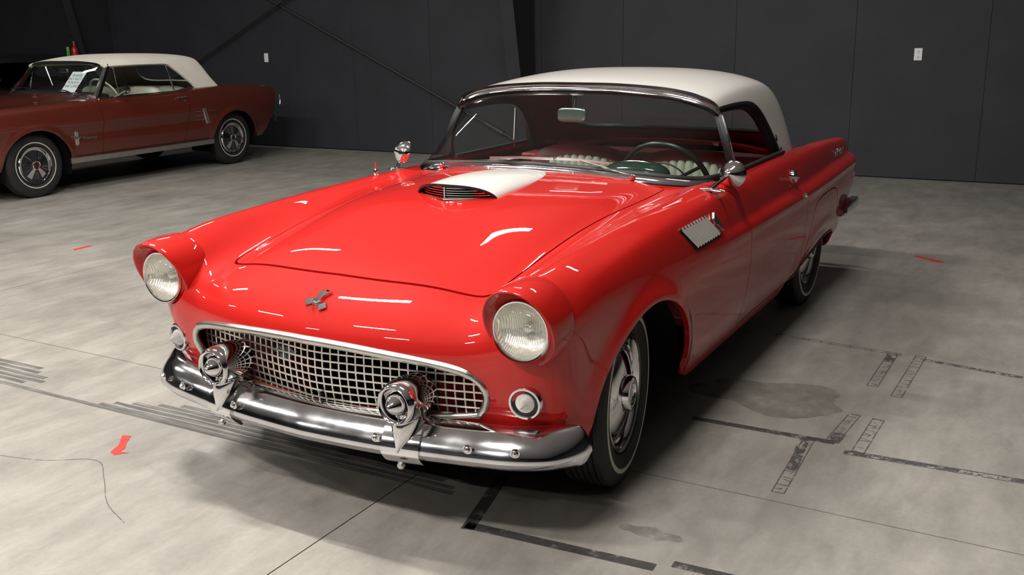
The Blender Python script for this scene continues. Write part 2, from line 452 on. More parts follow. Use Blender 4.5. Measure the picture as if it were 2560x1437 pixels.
# ================================================================== SETTING
def concrete(name):
    mt, nt, out = new_mat(name); N = nt.nodes.new; L = nt.links.new
    b = N('ShaderNodeBsdfPrincipled'); L(b.outputs[0], out.inputs[0]); tc = N('ShaderNodeTexCoord'); oi = N('ShaderNodeObjectInfo')
    geo = N('ShaderNodeNewGeometry')
    def noise(scale, detail=6, rough=.55, vec=None, dist=0.0):
        n = N('ShaderNodeTexNoise'); n.inputs['Scale'].default_value = scale; n.inputs['Detail'].default_value = detail
        n.inputs['Roughness'].default_value = rough; n.inputs['Distortion'].default_value = dist; L(vec or geo.outputs['Position'], n.inputs['Vector']); return n.outputs['Fac']
    def rng(v, a, b_, c, d):
        r = N('ShaderNodeMapRange'); r.inputs[1].default_value = a; r.inputs[2].default_value = b_; r.inputs[3].default_value = c; r.inputs[4].default_value = d; L(v, r.inputs[0]); return r.outputs[0]
    def mul(a, c):
        m_ = N('ShaderNodeMath'); m_.operation = 'MULTIPLY'; L(a, m_.inputs[0])
        if isinstance(c, float): m_.inputs[1].default_value = c
        else: L(c, m_.inputs[1])
        return m_.outputs[0]
    mp = N('ShaderNodeMapping'); mp.inputs['Scale'].default_value = (1, 3.2, 1); mp.inputs['Rotation'].default_value = (0, 0, .30); L(geo.outputs['Position'], mp.inputs[0])
    mp2 = N('ShaderNodeMapping'); mp2.inputs['Scale'].default_value = (1.0, 2.0, 1); mp2.inputs['Rotation'].default_value = (0, 0, .9); L(geo.outputs['Position'], mp2.inputs[0])
    big = rng(noise(.8, 5), .3, .7, .84, 1.12)
    mid = rng(noise(3.2, 8, .65, dist=.6), .3, .7, .90, 1.08)
    streak = rng(noise(2.2, 9, .72, mp.outputs[0], .3), .35, .72, 1.08, .76)
    streak2 = rng(noise(1.7, 9, .75, mp2.outputs[0], .2), .50, .75, 1.0, .74)
    fine = rng(noise(45, 6, .7), .3, .7, .93, 1.06)
    scr = rng(noise(7, 12, .85, mp.outputs[0], 1.2), .64, .70, 1.0, .70)
    v = mul(mul(mul(mul(big, mid), streak), mul(streak2, fine)), scr)
    rv = rng(oi.outputs['Random'], 0, 1, .95, 1.05); v = mul(v, rv)
    warm = N('ShaderNodeMix'); warm.data_type = 'RGBA'; L(noise(.45, 3), warm.inputs[0])
    warm.inputs[6].default_value = (.292, .270, .236, 1); warm.inputs[7].default_value = (.262, .249, .226, 1)
    sc_ = N('ShaderNodeVectorMath'); sc_.operation = 'SCALE'; L(warm.outputs[2], sc_.inputs[0]); L(v, sc_.inputs['Scale'])
    L(sc_.outputs[0], b.inputs['Base Color'])
    L(rng(noise(2.5, 6), .3, .7, .34, .55), b.inputs['Roughness']); b.inputs['Specular IOR Level'].default_value = .45
    bp = N('ShaderNodeBump'); bp.inputs['Strength'].default_value = .12; bp.inputs['Distance'].default_value = .01; L(noise(14, 8, .7), bp.inputs['Height']); L(bp.outputs[0], b.inputs['Normal'])
    return mt
def residue(name, col, cover, scale, rough=.6, stretch=(1, 1, 1), rot=0.0, edge=0.06, amax=1.0):
    """worn print on the floor: the colour shows only where the noise leaves it"""
    mt, nt, out = new_mat(name); N = nt.nodes.new; L = nt.links.new
    b = N('ShaderNodeBsdfPrincipled'); b.inputs['Base Color'].default_value = (*col, 1); b.inputs['Roughness'].default_value = rough
    t = N('ShaderNodeBsdfTransparent'); g = N('ShaderNodeNewGeometry'); mp = N('ShaderNodeMapping'); mp.inputs['Scale'].default_value = stretch; mp.inputs['Rotation'].default_value = (0, 0, rot)
    n = N('ShaderNodeTexNoise'); n.inputs['Scale'].default_value = scale; n.inputs['Detail'].default_value = 9; n.inputs['Roughness'].default_value = .72
    L(g.outputs['Position'], mp.inputs[0]); L(mp.outputs[0], n.inputs['Vector'])
    r = N('ShaderNodeMapRange'); c = .5+(cover-.5)*.55
    r.inputs[1].default_value = c-edge; r.inputs[2].default_value = c+edge; r.inputs[3].default_value = amax; r.inputs[4].default_value = 0; L(n.outputs['Fac'], r.inputs[0])
    mx = N('ShaderNodeMixShader'); L(r.outputs[0], mx.inputs[0]); L(t.outputs[0], mx.inputs[1]); L(b.outputs[0], mx.inputs[2]); L(mx.outputs[0], out.inputs[0])
    return mt
CONC = concrete('concrete')
JOINT = pbr('joint_filler', (.045, .043, .04), .8)
WALLM = pbr('black_wall_paint', (.026, .027, .033), .62, spec=.35, noise=(2.2, .12), bump=(28, .25, .004))
STEELK = pbr('black_steel_paint', (.030, .030, .032), .5, spec=.4)
PLATE = pbr('white_plastic', (.78, .78, .80), .4)
fl = mk('floor', *box((-.5, -4, -.09), (22, 26, .1)), JOINT, None, smooth=False); fl['kind'] = 'structure'
gxs = [-7.92-3.95, -7.92, -3.98, -.03, 3.93, 7.88, 11.8]; gys = [-15.5, -11.66, -7.74, -3.81, .10, 4.02, 7.9, 11.8]
for i in range(len(gxs)-1):
    for j in range(len(gys)-1):
        x0, x1, y0, y1 = gxs[i]+.0025, gxs[i+1]-.0025, gys[j]+.0025, gys[j+1]-.0025
        mk('concrete_slab', *box(((x0+x1)/2, (y0+y1)/2, -.03), (x1-x0, y1-y0, .06)), CONC, fl, smooth=False)
# marks on the floor: thin residues of tape and tyres
def flat(name, polys, mat, z, label, group=None, cat='floor mark', th=.0006):
    mb = MB()
    for P in polys:
        V, F = fan([(x, y, z) for x, y in P], th, (0, 0, 1)); mb.add(V, F)
    o = mb.build(name, mat, None, smooth=False, auto=None, label=label); o['category'] = cat
    if group: o['group'] = group
    return o
def strip(a, b, w):
    a = np.array(a); b = np.array(b); d = b-a; d = d/np.linalg.norm(d); q = np.array([-d[1], d[0]])*w/2
    return [tuple(a-q), tuple(b-q), tuple(b+q), tuple(a+q)]
TAPE = residue('old_tape_black', (.055, .052, .05), .56, 14, stretch=(1, 1, 1), edge=.12)
TAPE2 = residue('old_tape_worn', (.07, .066, .064), .46, 22)
EDGE = residue('glue_outline', (.12, .115, .11), .50, 30, edge=.12)
SKID = residue('tyre_mark', (.075, .072, .070), .40, 2.6, stretch=(16, 1.0, 1), edge=.22, amax=.62)
STAIN = residue('damp_stain', (.20, .182, .15), .50, 7.0, edge=.16, amax=.38)
flat('tape_residue', [strip((.23, .385), (.625, .48), .045), strip((.60, .46), (.56, 1.10), .042)], TAPE, .0004, 'black L-shaped old tape mark under the front bumper', 'old tape marks on the floor')
flat('tape_residue', [strip((.515, 1.14), (.505, 1.34), .036)], TAPE, .0004, 'short black tape mark at the bottom edge of the picture', 'old tape marks on the floor')
flat('tape_residue', [strip((-.61, .80), (-.62, 1.37), .036)], TAPE, .0004, 'dark tape mark running right from the front wheel', 'old tape marks on the floor')
def outline(a, b, w, n=9):
    a = np.array(a); b = np.array(b); d = b-a; L_ = np.linalg.norm(d); d = d/L_; q = np.array([-d[1], d[0]])*w/2
    P = [strip(a-q, b-q, .005), strip(a+q, b+q, .005), strip(a-q, a+q, .005), strip(b-q, b+q, .005)]
    for i in range(n):
        t = (i+rnd.uniform(.2, .8))/n; c = a+d*L_*t; k = rnd.uniform(-.35, .35); e = c+q*rnd.uniform(-1, -.2); f = c+q*rnd.uniform(.3, 1)+d*k*w
        P.append(strip(e, f, .004))
        if rnd.random() < .5: P.append(strip(f, f+d*w*rnd.uniform(.3, .8)-q*.4, .003))
    return P
for a, b, w_, lab in (((-.55, 1.42), (-.61, 2.6), .036, 'cracked glue outline of tape running to the right edge'), ((-.60, 1.275), (-.10, 1.29), .042, 'peeled tape outline nearest the floor joint'), ((-.95, 1.38), (-.62, 1.355), .045, 'peeled tape outline beside the damp stain'),
                   ((-1.84, 1.385), (-1.33, 1.38), .045, 'far left peeled tape outline behind the stain'), ((-1.86, 1.51), (-1.24, 1.495), .045, 'far right peeled tape outline behind the stain'), ((-.94, 1.475), (-.57, 1.465), .045, 'short peeled tape outline right of the damp stain'),
                   ((-1.90, .80), (-1.84, 1.42), .028, 'faint dotted tape line beside the sill shadow'), ((-1.81, 1.53), (-1.74, 2.0), .030, 'broken dark tape dashes far right of the car')):
    flat('tape_outline', outline(a, b, w_, 12), EDGE, .0005, lab, 'peeled tape outlines right of the car')
for a_, b_, w_, lab in (((-.55, 1.42), (-.62, 2.6), .032, 'dark tape flakes left inside the outline running to the right edge'), ((-.60, 1.26), (-.30, 1.285), .038, 'dark tape flakes in the outline nearest the floor joint'), ((-.72, 1.37), (-.62, 1.36), .05, 'dark tape flakes where two old tape lines cross'), ((-1.81, 1.53), (-1.74, 2.0), .024, 'dark tape flakes in the broken line far right'), ((-1.84, 1.385), (-1.70, 1.385), .04, 'dark tape flakes at the far end of the left outline')):
    flat('tape_flakes', [strip(a_, b_, w_)], TAPE2, .0003, lab, 'tape flakes right of the car')
ORD = ['first', 'second', 'third', 'fourth', 'fifth', 'sixth']
for i, (a, b) in enumerate(((-2.75, .30), (-1.55, .28), (-1.50, .22), (-1.42, .25), (-1.30, .2), (-1.2, .15))):
    flat('skid_mark', [strip((.455-.036*i, a), (.430-.036*i, b), .027)], SKID, .0004, ORD[i]+' tire streak from below in the set running under the bumper', 'parallel tire streaks left of the car')
for i, (a, b) in enumerate(((-2.8, -2.10), (-2.8, -2.02), (-2.8, -2.06), (-2.8, -2.16), (-2.8, -2.2))):
    flat('skid_mark', [strip((.41-.040*i, a), (.40-.040*i, b), .030)], SKID, .0004, ORD[i]+' tire streak from below in the short set at the left edge', 'short tire streaks at the left edge')
st = []
for i in range(60):
    a = 2*PI*i/60; r = 1+.14*math.sin(3*a)+.10*math.sin(5*a+1)+rnd.uniform(-.03, .03)
    st.append((-1.0+.20*r*math.cos(a), 1.02+.32*r*math.sin(a)))
flat('damp_stain', [st], STAIN, .0002, 'brownish damp stain on concrete beside the front wheel')
st = [(.55+.16*math.cos(2*PI*i/20)*(1+.3*math.sin(2*i)), .78+.22*math.sin(2*PI*i/20)) for i in range(20)]
flat('damp_stain', [[(.36+.2*(x-.5), 1.02+.5*(y-.8)) for x, y in st]], STAIN, .0002, 'small rusty stain on the floor near the tape corner')
cr_ = bez([(1.0, -1.55, 0), (.93, -1.25, 0), (.83, -1.06, 0), (.92, -.9, 0), (1.05, -.72, 0), (1.12, -.55, 0)], 5)
flat('hairline_crack', [strip(cr_[i][:2], cr_[i+1][:2], .0035) for i in range(len(cr_)-1)], EDGE, .0005, 'fine curved crack in the floor at lower left')
REDT = pbr('red_tape', (.62, .035, .025), .5)
flat('red_tape', [[(.765, -1.035), (.755, -1.07), (.69, -1.10), (.62, -1.165), (.605, -1.13), (.665, -1.085), (.70, -1.05), (.735, -1.04), (.725, -1.0)]], REDT, .0008, 'torn red tape strip before the bumper at lower left', cat='tape')
flat('red_tape', [[(-1.64, -4.43), (-1.655, -4.47), (-1.80, -4.48), (-1.815, -4.44)]], REDT, .0008, 'thin red tape strip between the two cars', cat='tape')
flat('red_tape', [[(-4.13, 1.17), (-4.10, 1.15), (-3.97, 1.33), (-4.01, 1.36)]], REDT, .0008, 'red tape strip behind the red car at right', cat='tape')
# walls
WA = np.array([-7.538, -8.374, 0]); Wt = np.array([-.02600, .99966, 0]); Wn = np.array([.99966, .02600, 0])
def W(s, d, z): return WA+Wt*s+Wn*d+np.array([0, 0, z])
WR = np.array([Wt, -Wn, [0, 0, 1]]).T          # local x along the wall, y into it, z up
def wbox(s0, s1, d0, d1, z0, z1, bev=0.0):
    V, F = box((0, 0, 0), (s1-s0, d1-d0, z1-z0), bev=bev)
    return V @ np.array([Wt, Wn, [0, 0, 1.0]]) + W((s0+s1)/2, (d0+d1)/2, (z0+z1)/2), F
wb = obj('wall_back', wbox(-8, 20, -.30, -.030, 0, 5.2), STEELK, None, smooth=False); wb['kind'] = 'structure'
SE = [-6.55, -5.33, -4.11, -2.89, -1.62, -.38, .80, 1.965, 3.167, 4.40, 5.62, 6.85, 7.085+0, 8.326, 9.569, 10.8, 12.02, 13.24, 14.46, 15.68, 16.9, 18.1]
SE = [-6.55, -5.33, -4.11, -2.89, -1.62, -.38, .80, 1.965, 3.167, 4.47, 5.78, 7.085, 8.326, 9.569, 10.8, 12.02, 13.24, 14.46, 15.68, 16.9, 18.1]
for a, b in zip(SE[:-1], SE[1:]):
    obj('wall_panel', wbox(a+.0013, b-.0013, -.030, 0, .012, 5.2, .001), WALLM, wb, smooth=False)
o = obj('wall_right', box((2.0, 12.2, 2.6), (22, .2, 5.2)), WALLM, None, smooth=False); o['kind'] = 'structure'
o = obj('wall_left', box((2.0, -15.9, 2.6), (22, .2, 5.2)), WALLM, None, smooth=False); o['kind'] = 'structure'
o = obj('wall_front', box((12.0, -2, 2.6), (.2, 28.3, 5.2)), WALLM, None, smooth=False); o['kind'] = 'structure'
o = obj('ceiling', box((2.0, -2, 5.3), (22, 28.3, .2)), pbr('insulation_ceiling', (.50, .505, .52), .9), None, smooth=False); o['kind'] = 'structure'
# tapered steel columns with cross bracing rods
for n_, sw_, lab in ((0, 4.66, 'tapered black steel column between the two brace bays'), (1, -2.55, 'tapered black steel column behind the dark red car, holding the extinguisher')):
    co = empty('steel_column', tuple(W(sw_, .3, 0)), 0, lab, 'column')
    col_inv = Matrix.Translation(-Vector(W(sw_, .3, 0)))
    dep = lambda z: .33+.20*z
    def quadbox(P0, P1):   # two quads of four points each
        return np.vstack([P0, P1]), [(0, 1, 2, 3), (7, 6, 5, 4), (0, 4, 5, 1), (1, 5, 6, 2), (2, 6, 7, 3), (3, 7, 4, 0)]
    z1 = 5.15
    parts = [('column_web', quadbox([W(sw_-.004, .0, .01), W(sw_-.004, dep(0), .01), W(sw_-.004, dep(z1), z1), W(sw_-.004, 0, z1)], [W(sw_+.004, 0, .01), W(sw_+.004, dep(0), .01), W(sw_+.004, dep(z1), z1), W(sw_+.004, 0, z1)])),
             ('column_flange', quadbox([W(sw_-.085, dep(0), .01), W(sw_-.085, dep(0)+.012, .01), W(sw_-.085, dep(z1)+.012, z1), W(sw_-.085, dep(z1), z1)], [W(sw_+.085, dep(0), .01), W(sw_+.085, dep(0)+.012, .01), W(sw_+.085, dep(z1)+.012, z1), W(sw_+.085, dep(z1), z1)])),
             ('back_flange', wbox(sw_-.085, sw_+.085, .001, .012, .01, z1)), ('base_plate', wbox(sw_-.12, sw_+.12, .0, .40, .0, .018))]
    for nm_, vf in parts:
        p_ = obj(nm_, vf, WALLM, co, smooth=False); p_.matrix_parent_inverse = col_inv
def rod(nm_, a, b, r, lab):
    r_o = obj(nm_, tube([W(*a), W(*b)], r, 10), STEELK, None); tagit(r_o, lab, 'rod', 'crossed brace rods on the back wall')
    k_ = obj('turnbuckle', tube([W(*(np.array(a)+(np.array(b)-np.array(a))*q)) for q in (.055, .09)], r*1.9, 8), STEELK, r_o)
rod('brace_rod', (4.62, .050, .13), (-2.45, .050, 3.45), .015, 'black brace rod falling to the right behind the red car')
rod('brace_rod', (-2.45, .085, .35), (4.55, .085, 3.74), .015, 'black brace rod rising to the right behind the dark red car')
# outlet, switch, extinguisher
ou = obj('wall_outlet', wbox(8.902, 8.978, .0, .006, 1.192, 1.312, .003), PLATE, None, smooth=False); tagit(ou, 'white duplex outlet plate on the wall at right', 'outlet')
for z in (1.225, 1.278):
    V, F = lathe([(.0165, 0), (.0165, .003), (0, .003)], W(8.94, .006, z), Wn, 18); f_o = obj('socket_face', (V, F), pbr('socket_white', (.70, .70, .72), .4) if 'socket_white' not in MATS else MATS['socket_white'], ou)
    for ds in (-.006, .006): obj('slot', wbox(8.94+ds-.0012, 8.94+ds+.0012, .0085, .0095, z-.002, z+.007), BLACK, f_o, smooth=False)
    obj('ground_hole', wbox(8.938, 8.942, .0085, .0095, z-.010, z-.006), BLACK, f_o, smooth=False)
obj('plate_screw', lathe([(.003, 0), (.003, .0015), (0, .002)], W(8.94, .006, 1.252), Wn, 10), STEEL, ou)
sw_ = obj('switch_plate', wbox(.433, .507, .0, .006, 1.165, 1.285, .003), PLATE, None, smooth=False); tagit(sw_, 'white blank plate on the wall behind the dark red car', 'switch plate')
obj('plate_screw', lathe([(.003, 0), (.003, .0015), (0, .002)], W(.47, .006, 1.26), Wn, 10), STEEL, sw_); obj('plate_screw', lathe([(.003, 0), (.003, .0015), (0, .002)], W(.47, .006, 1.19), Wn, 10), STEEL, sw_)
ex0 = W(-2.57, .33+.2*1.3+.10, 0)
EXR = pbr('extinguisher_red', (.42, .012, .012), .3, coat=.5)
ex = obj('fire_extinguisher', lathe([(.0, .88), (.047, .885), (.052, .90), (.052, 1.24), (.047, 1.29), (.032, 1.32), (.018, 1.335), (.018, 1.36), (0, 1.362)], (ex0[0], ex0[1], .085), (0, 0, 1), 28), EXR, None, 50)
tagit(ex, 'red fire extinguisher with green tag hanging on the steel column', 'fire extinguisher')
obj('valve', tube([(ex0[0], ex0[1], 1.435), (ex0[0], ex0[1], 1.485)], .014, 10), STEEL, ex)
obj('lever', sweep([(ex0[0]-.01, ex0[1], 1.483), (ex0[0]+.04, ex0[1]+.01, 1.51), (ex0[0]+.08, ex0[1]+.02, 1.505)], [(-.01, -.003), (.01, -.003), (.01, .003), (-.01, .003)]), STEEL, ex)
obj('hose', tube(bez([(ex0[0], ex0[1], 1.45), (ex0[0]+.04, ex0[1]-.07, 1.40), (ex0[0]+.05, ex0[1]-.075, 1.15), (ex0[0]+.04, ex0[1]-.07, 1.0)], 6), .009, 8), BLACK, ex)
obj('inspection_tag', box((ex0[0]+.05, ex0[1]-.085, 1.33), (.003, .055, .15), bev=.001), pbr('green_tag', (.20, .85, .08), .5), ex, smooth=False)
obj('paper_label', box((ex0[0]+.052, ex0[1]-.02, 1.12), (.006, .05, .13)), PLATE, ex, smooth=False)
obj('wall_bracket', box((ex0[0]-.072, ex0[1], 1.20), (.026, .05, .16)), STEELK, ex, smooth=False)
# ================================================================== RED CAR
car = empty('car', (-1.3, 0, 0), 0, 'red two-seat vintage coupe with white hardtop and chrome bullet bumper guards', 'car')
CARM = Matrix.Translation((1.3, 0, 0))
TX = [.95, .82, .72, .60, .45, .25, .0, -.3, -.6, -.8, -1.0, -1.5, -2.0, -2.4, -2.8, -3.2, -3.6]
TY = [0, .2, .4, .5, .55, .61, .67, .73, .79]
TT = [[.640, .640, .640, .65, .662, .70, .76, .825, .84],
      [.700, .698, .693, .695, .705, .738, .79, .848, .855],
      [.748, .745, .735, .728, .733, .762, .812, .866, .868],
      [.806, .803, .788, .770, .767, .788, .836, .880, .878],
      [.846, .843, .828, .804, .792, .806, .852, .892, .885],
      [.885, .882, .866, .840, .825, .832, .866, .900, .891],
      [.934, .931, .912, .884, .866, .863, .884, .909, .900],
      [.957, .954, .938, .914, .894, .886, .898, .917, .909],
      [.963, .960, .947, .928, .911, .898, .905, .922, .915],
      [.965, .963, .955, .942, .930, .916, .916, .925, .919],
      [.965, .962, .955, .945, .937, .926, .923, .927, .921],
      [.955, .955, .95, .94, .935, .928, .925, .926, .920],
      [.935, .934, .93, .924, .918, .914, .916, .924, .922],
      [.925, .922, .912, .900, .894, .892, .900, .915, .917],
      [.900, .897, .885, .870, .862, .864, .880, .903, .908],
      [.862, .858, .842, .824, .818, .826, .852, .885, .893],
      [.80, .797, .785, .772, .768, .78, .82, .865, .877]]
topT = T2(TX, TY, TT)
SX = [.95, .65, .45, .25, 0, -.5, -1.0, -1.8, -2.5, -3.0, -3.4, -3.7]
SZ = [.15, .24, .32, .42, .53, .64, .72, .80, .90]
ST = [[.72, .74, .76, .775, .785, .80, .82, .83, .81],
      [.75, .785, .81, .822, .828, .832, .840, .845, .83],
      [.76, .80, .825, .837, .842, .85, .856, .855, .84],
      [.77, .81, .84, .857, .865, .868, .868, .862, .842],
      [.77, .815, .845, .864, .875, .878, .873, .862, .84],
      [.77, .815, .845, .864, .875, .878, .872, .858, .832],
      [.77, .812, .842, .862, .874, .877, .871, .855, .828],
      [.77, .810, .840, .859, .871, .875, .870, .853, .826],
      [.76, .80, .832, .852, .864, .869, .866, .850, .824],
      [.74, .785, .815, .836, .848, .856, .856, .843, .820],
      [.70, .75, .785, .810, .828, .840, .845, .835, .815],
      [.66, .71, .75, .785, .81, .828, .835, .828, .81]]
sideT = T2(SX, SZ, ST)
frontP = C1([(.15, .65), (.25, .69), (.32, .72), (.40, .758), (.50, .795), (.58, .812), (.64, .815), (.70, .806), (.78, .785), (.88, .76), (1.0, .74)])
FB = [(.0, 0), (.3, .026), (.5, .070), (.6, .096), (.7, .120), (.8, .165), (.95, .27)]
frontY = C1(FB)
rearX = C1([(.20, -2.92), (.30, -3.02), (.40, -3.22), (.48, -3.36), (.55, -3.50), (.60, -3.555), (.65, -3.545), (.70, -3.49), (.735, -3.43), (.77, -3.44), (.82, -3.46), (.88, -3.42), (1.0, -3.40)])
def crease_z(x): return .752 + .018*np.clip(-x-2.2, 0, 2)
def f_body(x, y, z):
    y = np.abs(y)
    xc = np.clip(x, -3.7, .95)
    top = z - topT(xc, np.clip(y, 0, .79)) + .25*np.clip(y-.79, 0, 1)
    S = sideT(xc, np.clip(z, .15, .90)) - .5*np.clip(z-.90, 0, 1)
    zc = crease_z(x)
    amp = .004+.022*np.clip((-x-.55)/1.2, 0, 1)+.020*np.clip((-x-2.0)/1.4, 0, 1)
    amp = amp*sig((-x-.62)/.06)
    S = S - amp*sig((z-zc)/.0065)*np.exp(-np.clip(z-zc, 0, 1)/.16) + .35*amp*gauss((z-zc+.035)/.03)
    # wheel arch flare
    d = np.sqrt(((x-.07)/.385)**2+((z-.34)/.335)**2)
    S = S + .015*gauss((d-1.0)/.13)*sig((z-.30)/.03)
    d2 = np.sqrt(((x+2.55)/.62)**2+((z-.20)/.27)**2)
    S = S + .010*gauss((d2-1.02)/.14)*sig((z-.30)/.03)
    side = y - S
    front = (x - (frontP(z) - frontY(np.clip(y, 0, .95))))*.97
    g = smax(top-.012*gauss((x-.76)/.1)*gauss(y/.75), front-.012*gauss((z-.70)/.1), .115)
    kk = .045 + .02*sig((x-.2)/.15)
    g = smax(g, side, kk)
    g = smax(g, (rearX(z)-x)*.9, .03)
    g = smax(g, -(z-.16), .02)
    tube_ = (np.sqrt(((y-.727)/.113)**2+((z-.735)/.128)**2)-1)*.113
    tube_ = smax(tube_, x-.612, .02)
    tube_ = smax(tube_, .25-x, .15)
    return smin(g, tube_, .035)-.007
H = 0.0125
BV, BQ = nets(f_body, (-3.62, 0, .20), (.90, .93, 1.02), H)
BV = project(f_body, BV, 4)
BT = tri(BQ)
# fix orientation
_n = grad(f_body, BV[BT[:, 0]]); _c = np.cross(BV[BT[:, 1]]-BV[BT[:, 0]], BV[BT[:, 2]]-BV[BT[:, 0]])
bad = (_n*_c).sum(1) < 0
BT[bad] = BT[bad][:, ::-1]
# ---- outlines (2D) of the openings and of the separate panels
def arch_front(V):
    dz = V[:, 2]-.335; dz = np.where(dz < 0, dz*.12, dz)
    return 1-np.sqrt(((V[:, 0]-.07)/.385)**2+(dz/.335)**2)
SKIRT_LOW = [(-1.80, .10, 1), (-1.86, .292, 1), (-2.1, .325), (-2.35, .36), (-2.60, .392), (-2.80, .393), (-2.90, .372), (-2.95, .335), (-2.97, .25, 1), (-2.98, .10, 1)]
GR = [(0, .628), (.2, .622), (.4, .605), (.53, .583), (.585, .555), (.610, .515), (.600, .465), (.572, .425, 1), (.4, .402), (.2, .396), (0, .390, 1), (-.2, .396), (-.4, .402), (-.572, .425, 1), (-.600, .465), (-.610, .515), (-.585, .555), (-.53, .583), (-.4, .605), (-.2, .622)]
GRP = round_poly(GR, 6)
HOODP = round_poly([(.605, 0), (.60, .2), (.58, .4), (.56, .50), (.535, .533), (.49, .543), (.40, .547), (.1, .558), (-.2, .571), (-.5, .585), (-.72, .600), (-.755, .597), (-.76, .565), (-.735, .50), (-.69, .40), (-.655, .2), (-.645, 0),
                    (-.655, -.2), (-.69, -.40), (-.735, -.50), (-.76, -.565), (-.755, -.597), (-.72, -.600), (-.5, -.585), (-.2, -.571), (.1, -.558), (.40, -.547), (.49, -.543), (.535, -.533), (.56, -.50), (.58, -.4), (.60, -.2)], 4)
DOORP = round_poly([(-.78, .99, 1), (-.86, .93), (-.98, .87), (-1.05, .80), (-1.07, .70), (-1.07, .58), (-1.065, .45), (-1.045, .33), (-1.03, .29, 1), (-2.02, .29, 1), (-2.05, .45), (-2.08, .70), (-2.09, .85), (-2.09, .99, 1)], 4)
SKIRTP = round_poly([(-1.79, .20, 1), (-1.86, .325), (-2.0, .35), (-2.10, .39), (-2.19, .50), (-2.25, .60), (-2.35, .645), (-2.5, .658), (-2.72, .655), (-2.84, .62), (-2.93, .50), (-2.99, .35), (-3.0, .20, 1)], 4)
TRUNKP = round_poly([(-2.52, 0), (-2.52, .35), (-2.55, .50), (-2.62, .54), (-2.9, .535), (-3.25, .52), (-3.36, .48), (-3.38, .3), (-3.38, 0), (-3.38, -.3), (-3.36, -.48), (-3.25, -.52), (-2.9, -.535), (-2.62, -.54), (-2.55, -.50), (-2.52, -.35)], 4)
# windshield base in plan (half), also front edge of the cockpit opening
WB = [(-.735, 0), (-.737, .15), (-.742, .30), (-.752, .42), (-.775, .53), (-.82, .62), (-.89, .685), (-.99, .722), (-1.10, .738), (-1.22, .745)]
CKP = np.array([(x-.035, y*.985) for x, y in WB] + [(-1.6, .745), (-2.0, .735), (-2.15, .72), (-2.25, .66), (-2.33, .5), (-2.38, .3), (-2.40, 0)])
CKP = np.vstack([CKP, CKP[::-1][1:-1]*[1, -1]])
V, T = BV, BT
V, T = clip(V, T, V[:, 2]-.235-.055*np.exp(-((V[:, 0]+.31)/.10)**2))
outer = np.abs(V[:, 1]) > .45
V, T = clip(V, T, np.where(np.abs(V[:, 1]) > .45, -arch_front(V), 1.0)); V, T = compact(V, T)
SLP = round_poly(SKIRT_LOW, 5)
V, T = clip(V, T, np.where(np.abs(V[:, 1]) > .45, -poly_sd(V[:, [0, 2]], SLP), 1.0)); V, T = compact(V, T)
V, T = clip(V, T, np.where((V[:, 0] > .4) & (V[:, 2] < .72), -poly_sd(V[:, [1, 2]], GRP), 1.0)); V, T = compact(V, T)
V, T = clip(V, T, np.where((V[:, 0] > .61), np.hypot(np.abs(V[:, 1])-.731, V[:, 2]-.726)-.103, 1.0)); V, T = compact(V, T)
V, T = clip(V, T, np.where(V[:, 2] > .8, -poly_sd(V[:, [0, 1]], CKP), 1.0)); V, T = compact(V, T)
G2 = .0026
def take(V, T, sd, gap=G2):
    """split the shell into the inside and the outside of an outline, leaving a shut line"""
    Vi, Ti = clip(V, T, sd-gap); Vo, To = clip(V, T, -sd-gap)
    return compact(Vi, Ti), compact(Vo, To)
sd = np.where(V[:, 2] > .68, poly_sd(V[:, [0, 1]], HOODP), -1.0)
(hv, ht), (V, T) = take(V, T, sd, .0026+.0022*sig((V[:, 0]-.50)/.02))
skin('hood', f_body, hv, ht, RED, car, .02)
sd = np.where((V[:, 2] > .7) & (V[:, 0] < -2.4), poly_sd(V[:, [0, 1]], TRUNKP), -1.0)
(hv, ht), (V, T) = take(V, T, sd)
skin('trunk_lid', f_body, hv, ht, RED, car, .02)
for s in (1, -1):
    sd = np.where(V[:, 1]*s > .5, poly_sd(V[:, [0, 2]], DOORP), -1.0)
    (hv, ht), (V, T) = take(V, T, sd)
    door = skin('door', f_body, hv, ht, RED, car, .02)
    if s == 1: door_near = door
    else: door_far = door
    sd = np.where(V[:, 1]*s > .5, poly_sd(V[:, [0, 2]], SKIRTP), -1.0)
    (hv, ht), (V, T) = take(V, T, sd, .0032)
    skin('fender_skirt', f_body, hv, ht, RED, car, .02)
body = skin('body_shell', f_body, V, T, RED, car, .02)
# ------------------------------------------------------------------ hardtop
RT = T2([-1.05, -1.2, -1.45, -1.7, -1.95, -2.2, -2.4, -2.6], [0, .25, .45, .58, .70],
        [[1.300, 1.296, 1.280, 1.255, 1.222], [1.325, 1.320, 1.303, 1.278, 1.243], [1.350, 1.345, 1.327, 1.302, 1.268],
         [1.364, 1.359, 1.340, 1.314, 1.280], [1.367, 1.362, 1.342, 1.315, 1.280], [1.356, 1.350, 1.330, 1.300, 1.262],
         [1.325, 1.318, 1.296, 1.262, 1.22], [1.27, 1.262, 1.24, 1.20, 1.15]])
roofS = C1([(.85, .752), (.92, .738), (1.0, .722), (1.1, .702), (1.2, .682), (1.3, .655), (1.4, .62)])
roofRx = C1([(.85, -2.575), (.92, -2.555), (1.0, -2.52), (1.1, -2.46), (1.2, -2.37), (1.3, -2.25), (1.4, -2.12)])
def f_roof(x, y, z):
    y = np.abs(y)
    top = z-RT(np.clip(x, -2.6, -1.05), np.clip(y, 0, .70))
    side = y-roofS(z)+.02*np.clip(-1.5-x, 0, 1)*0
    yy = np.clip(y, 0, .8)
    back = (roofRx(z)+.9*np.maximum(yy-.35, 0)**2-x)*.93
    g = smax(top, side, .045); g = smax(g, back, .09)
    return smax(g, x+1.02, .02)
